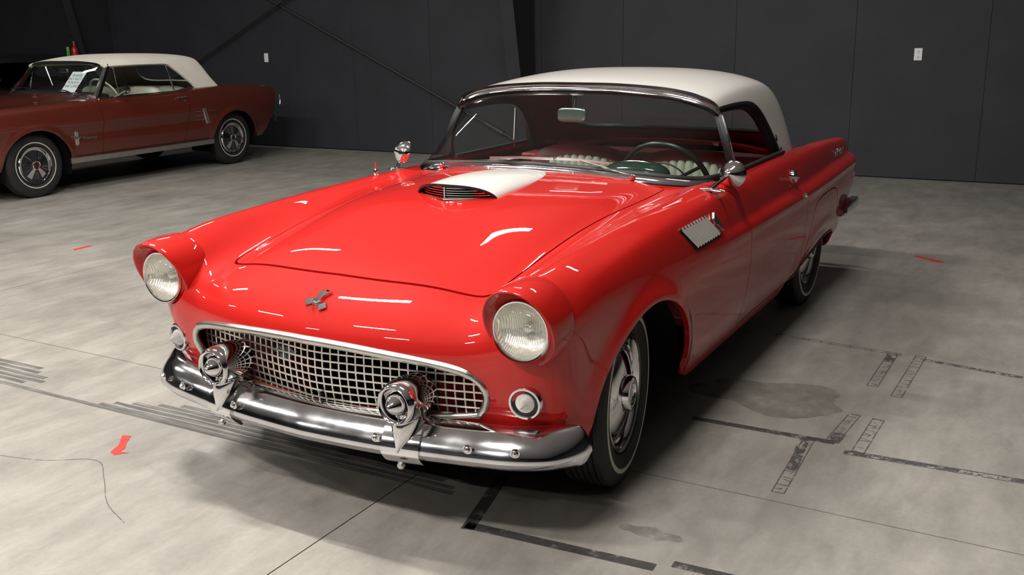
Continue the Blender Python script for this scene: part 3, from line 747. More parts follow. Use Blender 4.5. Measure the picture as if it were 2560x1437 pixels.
RV, RQ = nets(f_roof, (-2.66, 0, .82), (-.98, .80, 1.42), .0145)
RV = project(f_roof, RV, 4); RTt = tri(RQ)
_n = grad(f_roof, RV[RTt[:, 0]]); _c = np.cross(RV[RTt[:, 1]]-RV[RTt[:, 0]], RV[RTt[:, 2]]-RV[RTt[:, 0]])
bad = (_n*_c).sum(1) < 0; RTt[bad] = RTt[bad][:, ::-1]
SIDEW = round_poly([(-.9, 1.208, 1), (-1.20, 1.214), (-1.45, 1.216), (-1.66, 1.205), (-1.78, 1.165), (-1.87, 1.10), (-1.96, 1.01), (-2.055, .90, 1), (-2.10, .80, 1), (-.9, .80, 1)], 5)
REARW = round_poly([(-.625, 1.06), (-.61, 1.15), (-.56, 1.205), (-.42, 1.228), (0, 1.24), (.42, 1.228), (.56, 1.205), (.61, 1.15), (.625, 1.06), (.615, 1.005), (.54, .985), (0, .985), (-.54, .985), (-.615, 1.005)], 4)
HDR = [(-1.150, 0), (-1.153, .2), (-1.163, .4), (-1.175, .52), (-1.188, .60), (-1.20, .66), (-1.205, .75)]
hdr = C1([(y, x) for x, y in HDR])
def base_z(V): return .918+.03*(V[:, 0]+2.0)+.055*np.clip(.72-np.abs(V[:, 1]), 0, 1)*0
V, T = RV, RTt
V, T = clip(V, T, hdr(np.minimum(np.abs(V[:, 1]), .75))-V[:, 0])
V, T = clip(V, T, V[:, 2]-(base_z(V)))
V, T = clip(V, T, np.where((np.abs(V[:, 1]) > .5) & (V[:, 2] < 1.235), -poly_sd(V[:, [0, 2]], SIDEW), 1.0)); V, T = compact(V, T)
V, T = clip(V, T, np.where((V[:, 0] < -1.9) & (np.abs(V[:, 1]) < .66), -poly_sd(V[:, [1, 2]], REARW), 1.0)); V, T = compact(V, T)
roof = skin('hardtop', f_roof, V, T, WHITE, car, .018, label='white painted hardtop')
N = grad(f_roof, V); N /= np.linalg.norm(N, axis=1, keepdims=True)
mk('headliner', V-N*.02, T[:, ::-1], MAROON, roof, True, label='maroon headliner inside the roof')
def on_roof(x, z, s, off=0.0):
    """point on the roof side at x, z"""
    p = np.array([[x, s*roofS(z), z]], float); p = project(f_roof, p, 6, .05)
    n = grad(f_roof, p); n /= np.linalg.norm(n); return p[0]+n[0]*off, n[0]
for s in (1, -1):
    k = 5
    pts = [on_roof(x, z, s, .002)[0] for x, z in SIDEW if z > .905 and x < -1.19][::1]
    nr = [on_roof(x, z, s)[1] for x, z in SIDEW if z > .905 and x < -1.19]
    obj('drip_rail', sweep(pts, [(-.006, -.012), (.006, -.012), (.006, .005), (-.006, .005)], up=lambda i: nr[i]), DARKTRIM, roof)
    inner = [p+np.array([0, -.022*s, -.012]) for p in pts]
    obj('rubber_seal', sweep(inner, [(-.016, -.02), (.016, -.02), (.016, .012), (-.016, .012)], up=lambda i: nr[i]), BLACK, roof)
    # oval chrome clip on the quarter
    p, n = on_roof(-2.00, 1.0, s, .004)
    obj('roof_badge', lathe([(0, .006), (.010, .005), (.016, 0)], p, n, 20, sx=.55, sy=1.7, R=frame(n)), CHROME, roof)
    # base gasket
bp = []
for s, seq in ((1, (-2.06, -2.15, -2.3, -2.42)),):
    bp += [(x, .745-.0*(x+2), base_z(np.array([[x, 0, 0]]))[0]) for x in seq]
ring = []
for y in np.linspace(-.735, .735, 41):
    # rear base line found on the roof field
    z = .903+.0*y; xs_ = np.linspace(-2.62, -2.0, 400); v = f_roof(xs_, np.full(400, y), np.full(400, z)); i = np.argmax(v < 0)
    ring.append((xs_[i], y, z))
basep = [(-2.06, -.742, .912)] + ring + [(-2.06, .742, .912)]
obj('base_gasket', sweep(basep, [(-.008, -.014), (.008, -.014), (.008, .006), (-.008, .006)]), DARKTRIM, roof)
# rear window glass and its rubber
rw = []
for (y, z) in REARW:
    xs_ = np.linspace(-2.62, -1.9, 300); v = f_roof(xs_, np.full(300, y), np.full(300, z)); i = np.argmax(v < 0); rw.append((xs_[i]+.012, y, z))
obj('rear_window_rubber', sweep(rw, circ(.016, 6), closed=True), BLACK, roof)
cen = np.mean(rw, 0); VV = [cen]; FF = []; nr_ = len(rw)
for q in (.5, 1.0):
    for p in rw:
        y, z = cen[1]+(p[1]-cen[1])*q, cen[2]+(p[2]-cen[2])*q
        xs_ = np.linspace(-2.62, -1.9, 300); v = f_roof(xs_, np.full(300, y), np.full(300, z)); VV.append((xs_[np.argmax(v < 0)]+.014, y, z))
for i in range(nr_):
    j = (i+1) % nr_; FF.append((0, 1+i, 1+j)); FF.append((1+i, 1+nr_+i, 1+nr_+j, 1+j))
mk('rear_window', VV, FF, GLASS, roof)
# ------------------------------------------------------------------ windshield
wbz = C1([(0, .979), (.3, .970), (.45, .960), (.6, .946), (.72, .928), (.80, .922)])
nW = 61
def para(pts, n):
    P = np.array(bez(pts, 24)); d = np.r_[0, np.cumsum(np.linalg.norm(np.diff(P, axis=0), axis=1))]
    t = np.linspace(0, d[-1], n); return np.stack([np.interp(t, d, P[:, i]) for i in range(3)], 1)
base_c = para([(x, y, float(wbz(y))) for x, y in WB], 40)
top_c = para([(-1.150, 0, 1.283), (-1.153, .2, 1.281), (-1.163, .4, 1.268), (-1.174, .52, 1.250), (-1.185, .60, 1.228), (-1.195, .645, 1.208), (-1.205, .672, 1.18)], 40)
nR = 12; G_ = []
for j in range(nR):
    t = j/(nR-1)
    row = base_c*(1-t)+top_c*t
    row[:, 0] += .030*math.sin(PI*t); row[:, 1] += .012*math.sin(PI*t)
    G_.append(np.vstack([row[::-1]*[1, -1, 1], row[1:]]))
G_ = np.array(G_); nC = G_.shape[1]
ws = mk('windshield', G_.reshape(-1, 3), grid_faces(nR, nC), GLASS, car, True)
full = lambda c: np.vstack([c[::-1]*[1, -1, 1], c[1:]])
bc = full(base_c); tc_ = full(top_c)
obj('lower_molding', sweep([p+[.006, 0, -.008] for p in bc], [(-.014, -.024), (.020, -.030), (.028, -.018), (.024, -.004), (.014, .010), (.0, .018), (-.010, .016)]), CHROME, ws, 50)
obj('header_molding', sweep([p+[.004, 0, .008] for p in tc_], [(-.014, -.014), (.013, -.014), (.013, -.006), (.005, .008), (-.014, .015)]), CHROME, ws, 50)
obj('header_rubber', sweep([p+[-.004, 0, -.010] for p in tc_], circ(.011, 6)), BLACK, ws)
obj('header_trim', sweep([p+[.0, 0, .030] for p in tc_], [(-.012, -.006), (.010, -.006), (.010, .006), (-.012, .006)]), CHROME, ws, 50)
obj('base_rubber', sweep([p+[-.006, 0, .014] for p in bc], circ(.009, 6)), BLACK, ws)
for s in (1, -1):
    a = G_[:, -1 if s == 1 else 0]
    obj('windshield_post', sweep(a, [(-.014, -.016), (.014, -.016), (.016, .010), (-.016, .010)], up=(1, 0, 0)), DARKTRIM, ws)
    obj('post_trim', sweep([p+np.array([-.004, .014*s, 0]) for p in a], [(-.007, -.006), (.007, -.006), (.007, .006), (-.007, .006)], up=(1, 0, 0)), CHROME, ws)
# inside mirror
mr = obj('rearview_mirror', sbox((-1.125, -.004, 1.170), (.022, .148, .066), 5, 12), pbr('mirror_back', (.22, .27, .26), .16, metal=.8), car, 60)
obj('mirror_stem', tube([(-1.135, .01, 1.262), (-1.130, .008, 1.22), (-1.118, 0, 1.185)], .0045), CHROME, mr)
obj('mirror_bracket', box((-1.14, .005, 1.266), (.03, .045, .008), bev=.003), CHROME, mr)
# wipers
for s, P, B in ((-1, (-.728, -.471, .955), ((-.755, -.225, 1.006), (-.745, .10, 1.018))), (1, (-.735, .465, .952), ((-.760, .08, 1.018), (-.775, .35, 1.008)))):
    wp = obj('wiper', lathe([(.013, 0), (.015, .006), (.013, .016), (.006, .02), (0, .02)], P, (.3, 0, 1), 14), CHROME, car, label=None)
    P = np.array(P); a, b = np.array(B[0]), np.array(B[1]); mid = (a+b)/2+[.012, 0, 0]
    obj('wiper_arm', sweep(bez([P+[.0, 0, .015], P*.55+mid*.45+[.014, 0, .012], mid], 6), circ(.0055, 6, .003)), CHROME, wp)
    obj('wiper_blade', sweep([a+[.012, 0, 0], mid+[0, 0, .004], b+[.012, 0, 0]], [(-.003, -.006), (.003, -.006), (.003, .005), (-.003, .005)]), STEEL, wp)
for s in (1, -1):
    obj('washer_nozzle', lathe([(.008, 0), (.007, .006), (.0045, .012), (0, .015)], (-.702, .209*s, .958), (0, 0, 1), 10), CHROME, car)
# ------------------------------------------------------------------ interior
obj('cockpit_floor', box((-1.55, 0, .34), (1.7, 1.5, .04)), MAROON, car)
for s in (1, -1): obj('door_panel', box((-1.60, s*.735, .62), (1.25, .03, .50), bev=.01), MAROON, car)
seat = obj('seat', sbox((-1.50, 0.03, .56), (.62, 1.22, .24), 5), MAROON, car, 60)
for yc in (-.29, .35):
    bk = obj('backrest', sbox((-1.80, yc, .725), (.20, .60, .45), 3.4, 18, 3.2), MAROON, seat, 70)
    ins = MB()
    for i in range(9):
        y0 = (-.235 if yc < 0 else .365)+(-4+i)*.043; hh = .385-.030*abs((i-4)/4)**3
        Vb, Fb = sbox((-1.712, y0, .525+hh/2), (.06, .0505, hh), 5, 10, 2.2); ins.add(Vb, Fb)
    ins.build('seat_insert', CREAM, bk, auto=80, label='cream pleated insert')
obj('rear_shelf', box((-2.12, 0, .865), (.5, 1.40, .03), bev=.01), MAROON, car)
obj('rear_bulkhead', box((-1.92, 0, .62), (.03, 1.42, .5)), MAROON, car)
dash = []
dprof = [(-.70, .92), (-.80, .905), (-.93, .890), (-1.0, .875), (-1.03, .85), (-1.02, .80), (-.98, .70), (-.9, .62)]
wbx = C1([(y_, x_) for x_, y_ in WB if y_ < .70])
V = [(x+(float(wbx(abs(y)))+.735)*max(0, (x+1.03)/.33) if x > -1.03 else x, y, z-.02*(abs(y)/.68)**3) for y in np.linspace(-.68, .68, 15) for x, z in [(x_-.03, z_) for x_, z_ in dprof]]
mk('dashboard', V, grid_faces(15, len(dprof)), MAROON, car, auto=60)
hood_i = obj('instrument_hood', sbox((-1.03, .362, .925), (.16, .31, .125), 2.4, 14), pbr('dark_lens', (.012, .028, .022), .12), car, 80)
obj('hood_rim', tube([(-1.02, .362+.150*math.cos(a), .928+.060*math.sin(a)) for a in np.linspace(.15, PI-.15, 20)], .003), CHROME, hood_i)
SC = np.array([-1.215, .43, .868]); SA = Vector((-.90, 0, .43)).normalized(); SM = frame(SA)
sw = obj('steering_wheel', tube([SC+SM@np.array([.208*math.cos(a), .208*math.sin(a), 0]) for a in np.linspace(0, 2*PI, 48, endpoint=False)], .0125, 10, True), BLACKP, car, 60)
obj('horn_ring', tube([SC+SM@np.array([.115*math.cos(a), .115*math.sin(a), -.012]) for a in np.linspace(0, 2*PI, 32, endpoint=False)], .004, 6, True), CHROME, sw)
for a in (.5, PI-.5, -PI/2):
    obj('spoke', tube([SC+SM@np.array([r*math.cos(a), r*math.sin(a), -.02+.02*r/.2]) for r in (.03, .12, .205)], .009, 6), BLACKP, sw)
obj('hub', lathe([(0, .02), (.03, .015), (.04, -.02), (.03, -.05)], SC, tuple(SA), 20), BLACKP, sw)
obj('steering_column', tube([SC, SC+np.array([.45, 0, -.24])], .02), BLACKP, sw)
# ------------------------------------------------------------------ hood scoop
def hood_z(x, y): return float(topT(np.array([x]), np.array([abs(y)]))[0])
NU, NV_ = 26, 25; V = []
for i in range(NU):
    t = i/(NU-1); x = -.045-(.715*t)
    w = .174*(1-.06*t)*math.sqrt(max(0, 1-t**3.4)) + .003
    h = .058*(1-t**2.4)
    for j in range(NV_):
        q = -1+2*j/(NV_-1); y = w*math.sin(q*PI/2)
        prof = (1-abs(math.sin(q*PI/2))**2.6)**(.62)
        xx = x-.075*(math.sin(q*PI/2))**2*(1-t)
        V.append((xx, y, hood_z(xx, y)-.004+h*prof))
scoop = mk('hood_scoop', V, grid_faces(NU, NV_)[::-1], WHITE, car, True, label='white painted hood scoop')
front = np.array(V[:NV_])
# rim, dark inset and slats of the mouth
rim = [p+[.004, 0, 0] for p in front]
obj('scoop_rim', sweep(rim, [(-.006, -.006), (.006, -.006), (.006, .004), (-.006, .004)]), BLACKP, scoop)
lowpts = [(front[0][0]+(front[NV_//2][0]-front[0][0])*(1-abs(q)**1.3)+.018*(1-abs(q)), q*.172, hood_z(-.06, q*.172)+.003) for q in np.linspace(-1, 1, 17)]
obj('scoop_sill', sweep([(x, y, z+.001) for x, y, z in lowpts], [(-.007, -.003), (.007, -.003), (.007, .003), (-.007, .003)]), CHROME, scoop, 50)
inset = [(x-.022, y*.97, z) for x, y, z in lowpts] + [(p[0]-.022, p[1]*.97, p[2]-.004) for p in front[::-1]]
c_ = np.mean(inset, 0); mk('scoop_mouth', [c_]+inset, [(0, 1+i, 1+(i+1) % len(inset)) for i in range(len(inset))], UNDER, scoop)
for k in range(5):
    zz = .008+.0088*k
    ww = .172*(max(0.02, 1-((zz+.006)/.058)**(1/.62*1.15))**(1/2.6))
    pts = [(-.052-.075*(q*ww/.172)**2+.014*(1-abs(q)), q*ww*.96, hood_z(-.06, q*ww)+zz) for q in np.linspace(-1, 1, 15)]
    obj('slat', sweep(pts, [(-.006, -.0014), (.006, -.0014), (.006, .0014), (-.006, .0014)]), CHROME, scoop)
obj('scoop_divider', box((-.030, 0, hood_z(-.03, 0)+.026), (.006, .005, .052)), CHROME, scoop)
# ------------------------------------------------------------------ headlights
RED2 = RED
LMET = pbr("lamp_reflector", (.88, .86, .80), .24, metal=.8)
nt = LMET.node_tree; b_ = [n for n in nt.nodes if n.type == 'BSDF_PRINCIPLED'][0]
tc = nt.nodes.new('ShaderNodeTexCoord'); wv = nt.nodes.new('ShaderNodeTexWave'); wv.bands_direction = 'Y'; wv.inputs["Scale"].default_value = 55; wv.inputs['Distortion'].default_value = .4
n2 = nt.nodes.new('ShaderNodeTexVoronoi'); n2.inputs['Scale'].default_value = 55
ad = nt.nodes.new('ShaderNodeMath'); ad.operation = 'ADD'; bpn = nt.nodes.new('ShaderNodeBump'); bpn.inputs["Strength"].default_value = .7; bpn.inputs["Distance"].default_value = .002
nt.links.new(tc.outputs['Object'], wv.inputs[0]); nt.links.new(tc.outputs['Object'], n2.inputs[0]); nt.links.new(wv.outputs['Fac'], ad.inputs[0]); nt.links.new(n2.outputs['Distance'], ad.inputs[1])
nt.links.new(ad.outputs[0], bpn.inputs['Height']); nt.links.new(bpn.outputs[0], b_.inputs['Normal'])
LGL = glass_mat('lens_glass', (.97, .98, .96))
HC = np.array([.700, .729, .730])
def ell_ring(sy, sz, xoff, slope, cy=0, cz=0, n=64):
    return [(HC[0]+xoff+slope*(sz*math.sin(a)), 0+cy+sy*math.cos(a), HC[2]+cz+sz*math.sin(a)) for a in np.linspace(0, 2*PI, n, endpoint=False)]
for s in (1, -1):
    rings = [ell_ring(.116, .131, -.115, .10, .0, .006), ell_ring(.118, .133, -.10, .12, .0, .006), ell_ring(.1195, .1345, -.06, .28, .0, .005), ell_ring(.1175, .132, -.02, .40, .0, .003), ell_ring(.1155, .129, .008, .46, 0, 0),
             ell_ring(.112, .1255, .013, .46, 0, 0), ell_ring(.108, .1215, .010, .44, 0, 0), ell_ring(.102, .113, -.004, .34, 0, -.003), ell_ring(.097, .103, -.004, .16, 0, -.005), ell_ring(.091, .093, -.002, 0, 0, -.005)]
    V = np.array(rings).reshape(-1, 3); V[:, 1] = s*(V[:, 1]+HC[1])
    hb = mk('headlight_bezel', V, grid_faces(len(rings), 64, False, True), RED, car, True, label='red headlight bezel with brow')
    if s == -1: hb.data.flip_normals()
    LC = (HC[0]-.004, s*HC[1]+s*.004, HC[2]-.005)
    M3 = frame((1, 0, 0))
    obj('headlight_ring', lathe([(.0925, -.01), (.0935, .006), (.090, .013), (.0865, .012), (.085, .002)], LC, (1, 0, 0), 48), CHROME, hb)
    obj('headlight_reflector', lathe([(.086, .006), (.080, -.012), (.062, -.034), (.036, -.048), (.014, -.052), (.014, -.030), (.009, -.026), (0, -.026)], LC, (1, 0, 0), 48), LMET, hb, 60)
    obj('headlight_lens', lathe([(.0865, .006), (.078, .016), (.060, .025), (.036, .031), (.012, .033), (0, .0332)], LC, (1, 0, 0), 48), LGL, hb, 80)
# ------------------------------------------------------------------ turn lamps
CLEAR = pbr('clear_lens', (.72, .70, .68), .12, metal=.55)
for s in (1, -1):
    xs_ = np.linspace(.9, .5, 600); v_ = f_body(xs_, np.full(600, .722), np.full(600, .492)); x_ = xs_[np.argmax(v_ < 0)]; g_n = grad(f_body, np.array([[x_, .722, .492]]))[0]; g_n /= np.linalg.norm(g_n)
    ax = Vector((g_n[0]+1.3, g_n[1]*s, g_n[2]*.5)).normalized(); c = np.array([x_+.004, s*.722, .492])
    tl = obj('turn_lamp', lathe([(.050, -.03), (.053, -.008), (.053, .004), (.049, .012), (.043, .013), (.040, .006), (.040, -.004)], c, ax, 40), CHROME, car, 50)
    obj('lamp_gasket', lathe([(.041, .003), (.030, .004), (.029, -.004)], c, ax, 32), BLACK, tl)
    prof = [(.0305, .004)]
    for k in range(9):
        r0 = .030-.0033*k; prof += [(r0, .006+.0042*k), (r0-.0014, .010+.0042*k)]
    prof += [(0, .047)]
    obj('lamp_lens', lathe(prof, c, ax, 36), CLEAR, tl, 30)
# ------------------------------------------------------------------ grille
def face_x(y, z): return float(frontP(np.array([z]))[0]-frontY(np.array([abs(y)]))[0])
def shell_x(y, z):
    xs_ = np.linspace(.90, .45, 500); v = f_body(xs_, np.full(500, y), np.full(500, z)); return xs_[np.argmax(v < 0)]
gpts = [np.array((shell_x(y, z), y, z)) for y, z in GRP]
cy_, cz_ = 0, .51
gp2 = []
for p in gpts:
    d = np.array([0, p[1]*.35, p[2]-cz_]); d /= max(np.linalg.norm(d), 1e-6); gp2.append(p-d*.006+[-.001, 0, 0])
nG = len(gp2)
tops = [i for i in range(nG) if GRP[i][1] > .575]
scl = [1.25 if GRP[i][1] > .57 else (1.0 if abs(GRP[i][0]) > .56 else .75) for i in range(nG)]
grille = obj('grille', sweep(gp2, circ(.0115, 8, .0125), closed=True, scale=scl), STEEL, car, 60, label='silver grille surround')
GP_ = GRP
def gx(y): return .742-.135*max(0, abs(y)-.03)-.10*y*y
def span(poly, axis, val):
    """extent of the outline along the other axis"""
    o = []; n = len(poly)
    for i in range(n):
        a, b = poly[i], poly[(i+1) % n]
        if (a[axis] > val) != (b[axis] > val):
            t = (val-a[axis])/(b[axis]-a[axis]); o.append(a[1-axis]+t*(b[1-axis]-a[1-axis]))
    return (min(o), max(o)) if len(o) >= 2 else None
BARM = pbr('grille_bar_silver', (.62, .60, .54), .28, metal=.8)
for k in range(-20, 21):
    y = k*.0300
    sp_ = span(GP_, 0, y)
    if not sp_: continue
    z0, z1 = sp_; x = gx(y)
    n_ = 5; P = [(x+.012*math.sin(PI*(z-.39)/.24)+.02*(z-.5), y, z) for z in np.linspace(z0+.004, z1, n_)]
    obj('grille_bar', sweep(P, [(-.0028, -.0015), (.0028, -.0015), (.0028, .0015), (-.0028, .0015)], up=(1, 0, 0)), BARM, grille, 30)
for k in range(9):
    z = .4135+k*.0262
    sp_ = span(GP_, 1, z)
    if not sp_: continue
    y0, y1 = sp_
    P = [(gx(y)+.012*math.sin(PI*(z-.39)/.24)+.02*(z-.5)+.001, y, z) for y in np.linspace(y0, y1, 31)]
    obj('grille_bar', sweep(P, [(-.0015, -.0028), (.0015, -.0028), (.0015, .0028), (-.0015, .0028)]), BARM, grille, 30)
# lower shelf of the grille
sh = [(shell_x(y, .41)-.004, y, span(GP_, 0, y)[0]+.004) for y in np.linspace(-.56, .56, 29)]; sh2 = [(gx(y)-.012, y, z+.004) for x, y, z in sh]
mk('grille_sill', sh+sh2, [(i, i+1, 29+i+1, 29+i) for i in range(28)], STEEL, grille)
obj('grille_peg', tube([(.742, .012, .424), (.765, .018, .440)], .005, 6), BLACKP, grille)
bd = MB()
P = [(0, .020), (.022, .024), (.040, .010), (.058, .012), (.044, -.004), (.024, -.010), (.012, -.030), (-.012, -.030), (-.024, -.010), (-.044, -.004), (-.058, .012), (-.040, .010), (-.022, .024)]
Vb, Fb = fan([(gx(.15)-.02+.0*a, -.17+a, .53+b) for a, b in P], .006, (1, 0, 0)); bd.add(Vb, Fb)
bd.build('grille_badge', pbr('smoky_badge', (.10, .11, .12), .15, metal=.6), grille)
# cavity behind the grille
obj('radiator', box((.42, 0, .50), (.05, .62, .40)), UNDER, car)
for s in (1, -1): obj('grille_baffle', box((.52, s*.47, .50), (.02, .40, .42), rotm('Z', -s*.35)), pbr('dark_red_primer', (.20, .010, .008), .5) if s == 1 else MATS['dark_red_primer'], car)
obj('engine_bay_floor', box((.20, 0, .26), (.9, 1.25, .02)), UNDER, car)
# ------------------------------------------------------------------ nose emblem
def shell_pt(y, x):
    """point and normal of the shell on top at x, y"""
    zs_ = np.linspace(1.05, .3, 600); v = f_body(np.full(600, x), np.full(600, y), zs_); p = np.array([[x, y, zs_[np.argmax(v < 0)]]]); p = project(f_body, p, 5)
    n = grad(f_body, p); return p[0], n[0]/np.linalg.norm(n[0])
p0, n0 = shell_pt(0, .715)
xd = np.array([0, 1., 0]); yd = np.cross(n0, xd)
def E3(a, b, h=0.0): return p0+xd*a+yd*b+n0*(h+.001)
if E3(0, .1)[2] < p0[2]: yd = -yd
# yd points up and rearward
cr = MB()
pl = [(-.014, -.030), (.004, -.034), (.016, -.022), (.020, -.004), (.030, .018), (.040, .030), (.024, .026), (.016, .038), (.010, .026), (-.004, .030), (-.006, .038), (-.012, .024), (-.008, .0)]
s_ = .92
Vb = [E3(a*s_, b*s_+.010, 0) for a, b in pl] + [E3(a*s_*.75+.002, b*s_*.8+.010, .010) for a, b in pl]; k_ = len(pl)
cr.add(Vb, [tuple(range(k_, 2*k_))]+[(i, (i+1) % k_, k_+(i+1) % k_, k_+i) for i in range(k_)])
emb = cr.build('nose_emblem', CHROME, car, auto=20, label='chrome crossed flag emblem')
FLAGM = pbr('flag_enamel', (.03, .035, .04), .25)
for s in (1, -1):
    a0 = np.array([-s*.022, -.044]); a1 = np.array([s*.036, -.006]) if s == 1 else np.array([-.020, .006]); 
    if s == -1: a0 = np.array([.006, -.052])
    d = a1-a0; d = d/np.linalg.norm(d); q = np.array([d[1], -d[0]])*(1 if s == 1 else -1)
    obj('flag_staff', tube([E3(*a0, .003), E3(*a1, .003)], .0014, 6), CHROME, emb)
    f0 = a1-d*.028 if s == 1 else a1-d*.026
    cs = [a1, f0, f0+q*.026, a1+q*.026] if s == 1 else [a1, f0, f0+q*.030+d*.0, a1+q*.030]
    fl = obj('flag', fan([E3(*c, .001) for c in cs], .002, n0), CHROME, emb, 10)
    ck = MB()
    for i in range(4):
        for j in range(4):
            if (i+j) % 2 == 0 or True:
                u0, u1 = .06+i*.225, .06+(i+1)*.225-(.03 if (i+j) % 2 else 0); v0, v1 = .07+j*.22, .07+(j+1)*.22-(.03 if (i+j) % 2 else 0)
                qd = [cs[0]+(cs[1]-cs[0])*u+(cs[3]-cs[0])*v for u, v in ((u0, v0), (u1, v0), (u1, v1), (u0, v1))]
                Vb, Fb = fan([E3(*c, .0031+.0002*((i+j) % 2)) for c in qd], .0003, n0); ck.add(Vb, Fb)
    ck.build('flag_checks', FLAGM, fl)
# ------------------------------------------------------------------ front bumper
BP = [(.853, 0), (.847, .12), (.834, .28), (.812, .42), (.785, .56), (.757, .68), (.725, .76), (.685, .82), (.635, .860), (.590, .884), (.560, .892)]
bz = .358
half = bez([(x, y, bz) for x, y in BP], 5)
path = [p*np.array([1, -1, 1]) for p in half[::-1]][:-1]+list(half)
# section: (side outward positive is left of travel?) built explicitly
sec = [(-.100, .044), (-.088, .054), (-.070, .053), (-.050, .044), (-.030, .028), (-.013, .008), (-.002, -.012), (.003, -.028), (.002, -.034), (-.003, -.040), (-.016, -.056), (-.032, -.067), (-.080, -.070), (-.080, -.060), (-.03, -.05), (-.012, -.03), (-.045, .03), (-.08, .044), (-.10, .036)]
def bumper_mesh(path, sec, scl):
    V = []; n = len(path)
    for i, p in enumerate(path):
        t = np.array(path[min(i+1, n-1)])-np.array(path[max(i-1, 0)]); t /= np.linalg.norm(t); o = np.array([t[1], -t[0], 0])
        for a, b in sec:
            ka, kb = scl(i/(n-1)); V.append(np.array(p)+o*a*ka+np.array([0, 0, b*kb]))
    k = len(sec); F = grid_faces(n, k, False, True); F.append(tuple(range(k))); F.append(tuple((n-1)*k+i for i in range(k-1, -1, -1)))
    return np.array(V), F
def bs(t):
    u = min(t, 1-t)/.055; q = 1.0 if u >= 1 else (0.70+.30*math.sqrt(max(0, 1-(1-u)**2)))
    v = min(1, min(t, 1-t)/.16); return (.45+.55*v*v*(3-2*v), q)
bump = obj('front_bumper', bumper_mesh(path, sec, bs), CHROME2, car, 40)
def bump_pt(y, dz=0.0, off=0.004):
    pa = np.array(half); yy = abs(y); x = np.interp(yy, pa[:, 1], pa[:, 0]); i = np.searchsorted(pa[:, 1], yy); i = min(max(i, 1), len(pa)-1)
    t = pa[i]-pa[i-1]; t /= np.linalg.norm(t); o = np.array([t[1], -t[0], 0])
    if y < 0: o = o*[1, -1, 1]
    return np.array([x, y, bz+dz])+o*off, o
for y in (.293, .590, .729):
    for s in (1, -1):
        p, o = bump_pt(s*y, .006, .003)
        obj('bumper_bolt', lathe([(.0145, 0), (.0145, .002), (.0105, .003), (.0095, .008), (.006, .012), (0, .0135)], p, o, 18), CHROME, bump)
# bumper guards
for s in (1, -1):
    gc = np.array([.842, s*.374, .483])
    prof = [(0, -.185), (.030, -.180), (.050, -.160), (.064, -.125), (.0705, -.08), (.0705, -.045), (.067, -.015), (.0625, 0), (.057, .005), (.0515, .002), (.0485, -.008), (.0480, -.030), (.0455, -.042), (0, -.042)]
    gd = obj('bumper_guard', lathe(prof, gc, (1, 0, 0), 44), CHROME, car, 60)
    obj('guard_bullet', lathe([(.036, -.042), (.037, -.026), (.036, -.012), (.031, .001), (.020, .015), (.008, .027), (0, .032)], gc, (1, 0, 0), 36), CHROME, gd, 70)
    # saddle over the bumper
    sp_path = [bump_pt(s*.374+d, 0, 0)[0] for d in np.linspace(-.062, .062, 9)]
    if s == -1: pass
    sec2 = [(-.10, .060), (-.068, .064), (-.046, .055), (-.026, .038), (-.007, .014), (.006, -.010), (.011, -.030), (.006, -.044), (-.008, -.062), (-.026, -.078), (-.034, -.084), (-.040, -.078), (-.02, -.05), (-.01, -.03), (-.06, .04)]
    Vs, Fs = bumper_mesh(sp_path, sec2, lambda t: (1, 1))
    obj('guard_saddle', (Vs, Fs), CHROME, gd, 40)
    # neck: blends nacelle into the saddle, ending in a pointed keel
    V = []; nk = 20
    for zf, rx, ry, xc in ((-.030, .052, .056, -.085), (-.050, .056, .054, -.075), (-.066, .058, .052, -.070), (-.080, .056, .048, -.066), (-.098, .050, .040, -.056), (-.116, .042, .029, -.047), (-.134, .034, .016, -.037), (-.155, .026, .001, -.026)):
        for i in range(nk):
            a = 2*PI*i/nk; V.append((gc[0]+xc+rx*math.cos(a), gc[1]+ry*math.sin(a), gc[2]+zf-.0))
    obj('guard_neck', (V, grid_faces(8, nk, False, True)), CHROME, gd, 60)
    p = np.array([bump_pt(s*.374, 0, 0)[0][0]-.004, s*.374, bz-.074])
    obj('guard_bolt', lathe([(.013, 0), (.012, .010), (.007, .015), (0, .017)], p, (.85, 0, -.5), 16), STEEL, gd)
# ------------------------------------------------------------------ rear bumper
for s in (1, -1):
    P = bez([(-3.10, s*.835, .445), (-3.26, s*.86, .462), (-3.42, s*.86, .462), (-3.56, s*.81, .43), (-3.62, s*.66, .40), (-3.62, s*.45, .39)], 5)
    rb = obj('rear_bumper', sweep(P, [(-.012, -.05), (.012, -.05), (.030, -.01), (.020, .040), (-.020, .040), (-.030, -.01)], scale=[(1.0, min(1, .45+.12*i)) for i in range(len(P))]), CHROME2, car, 50)
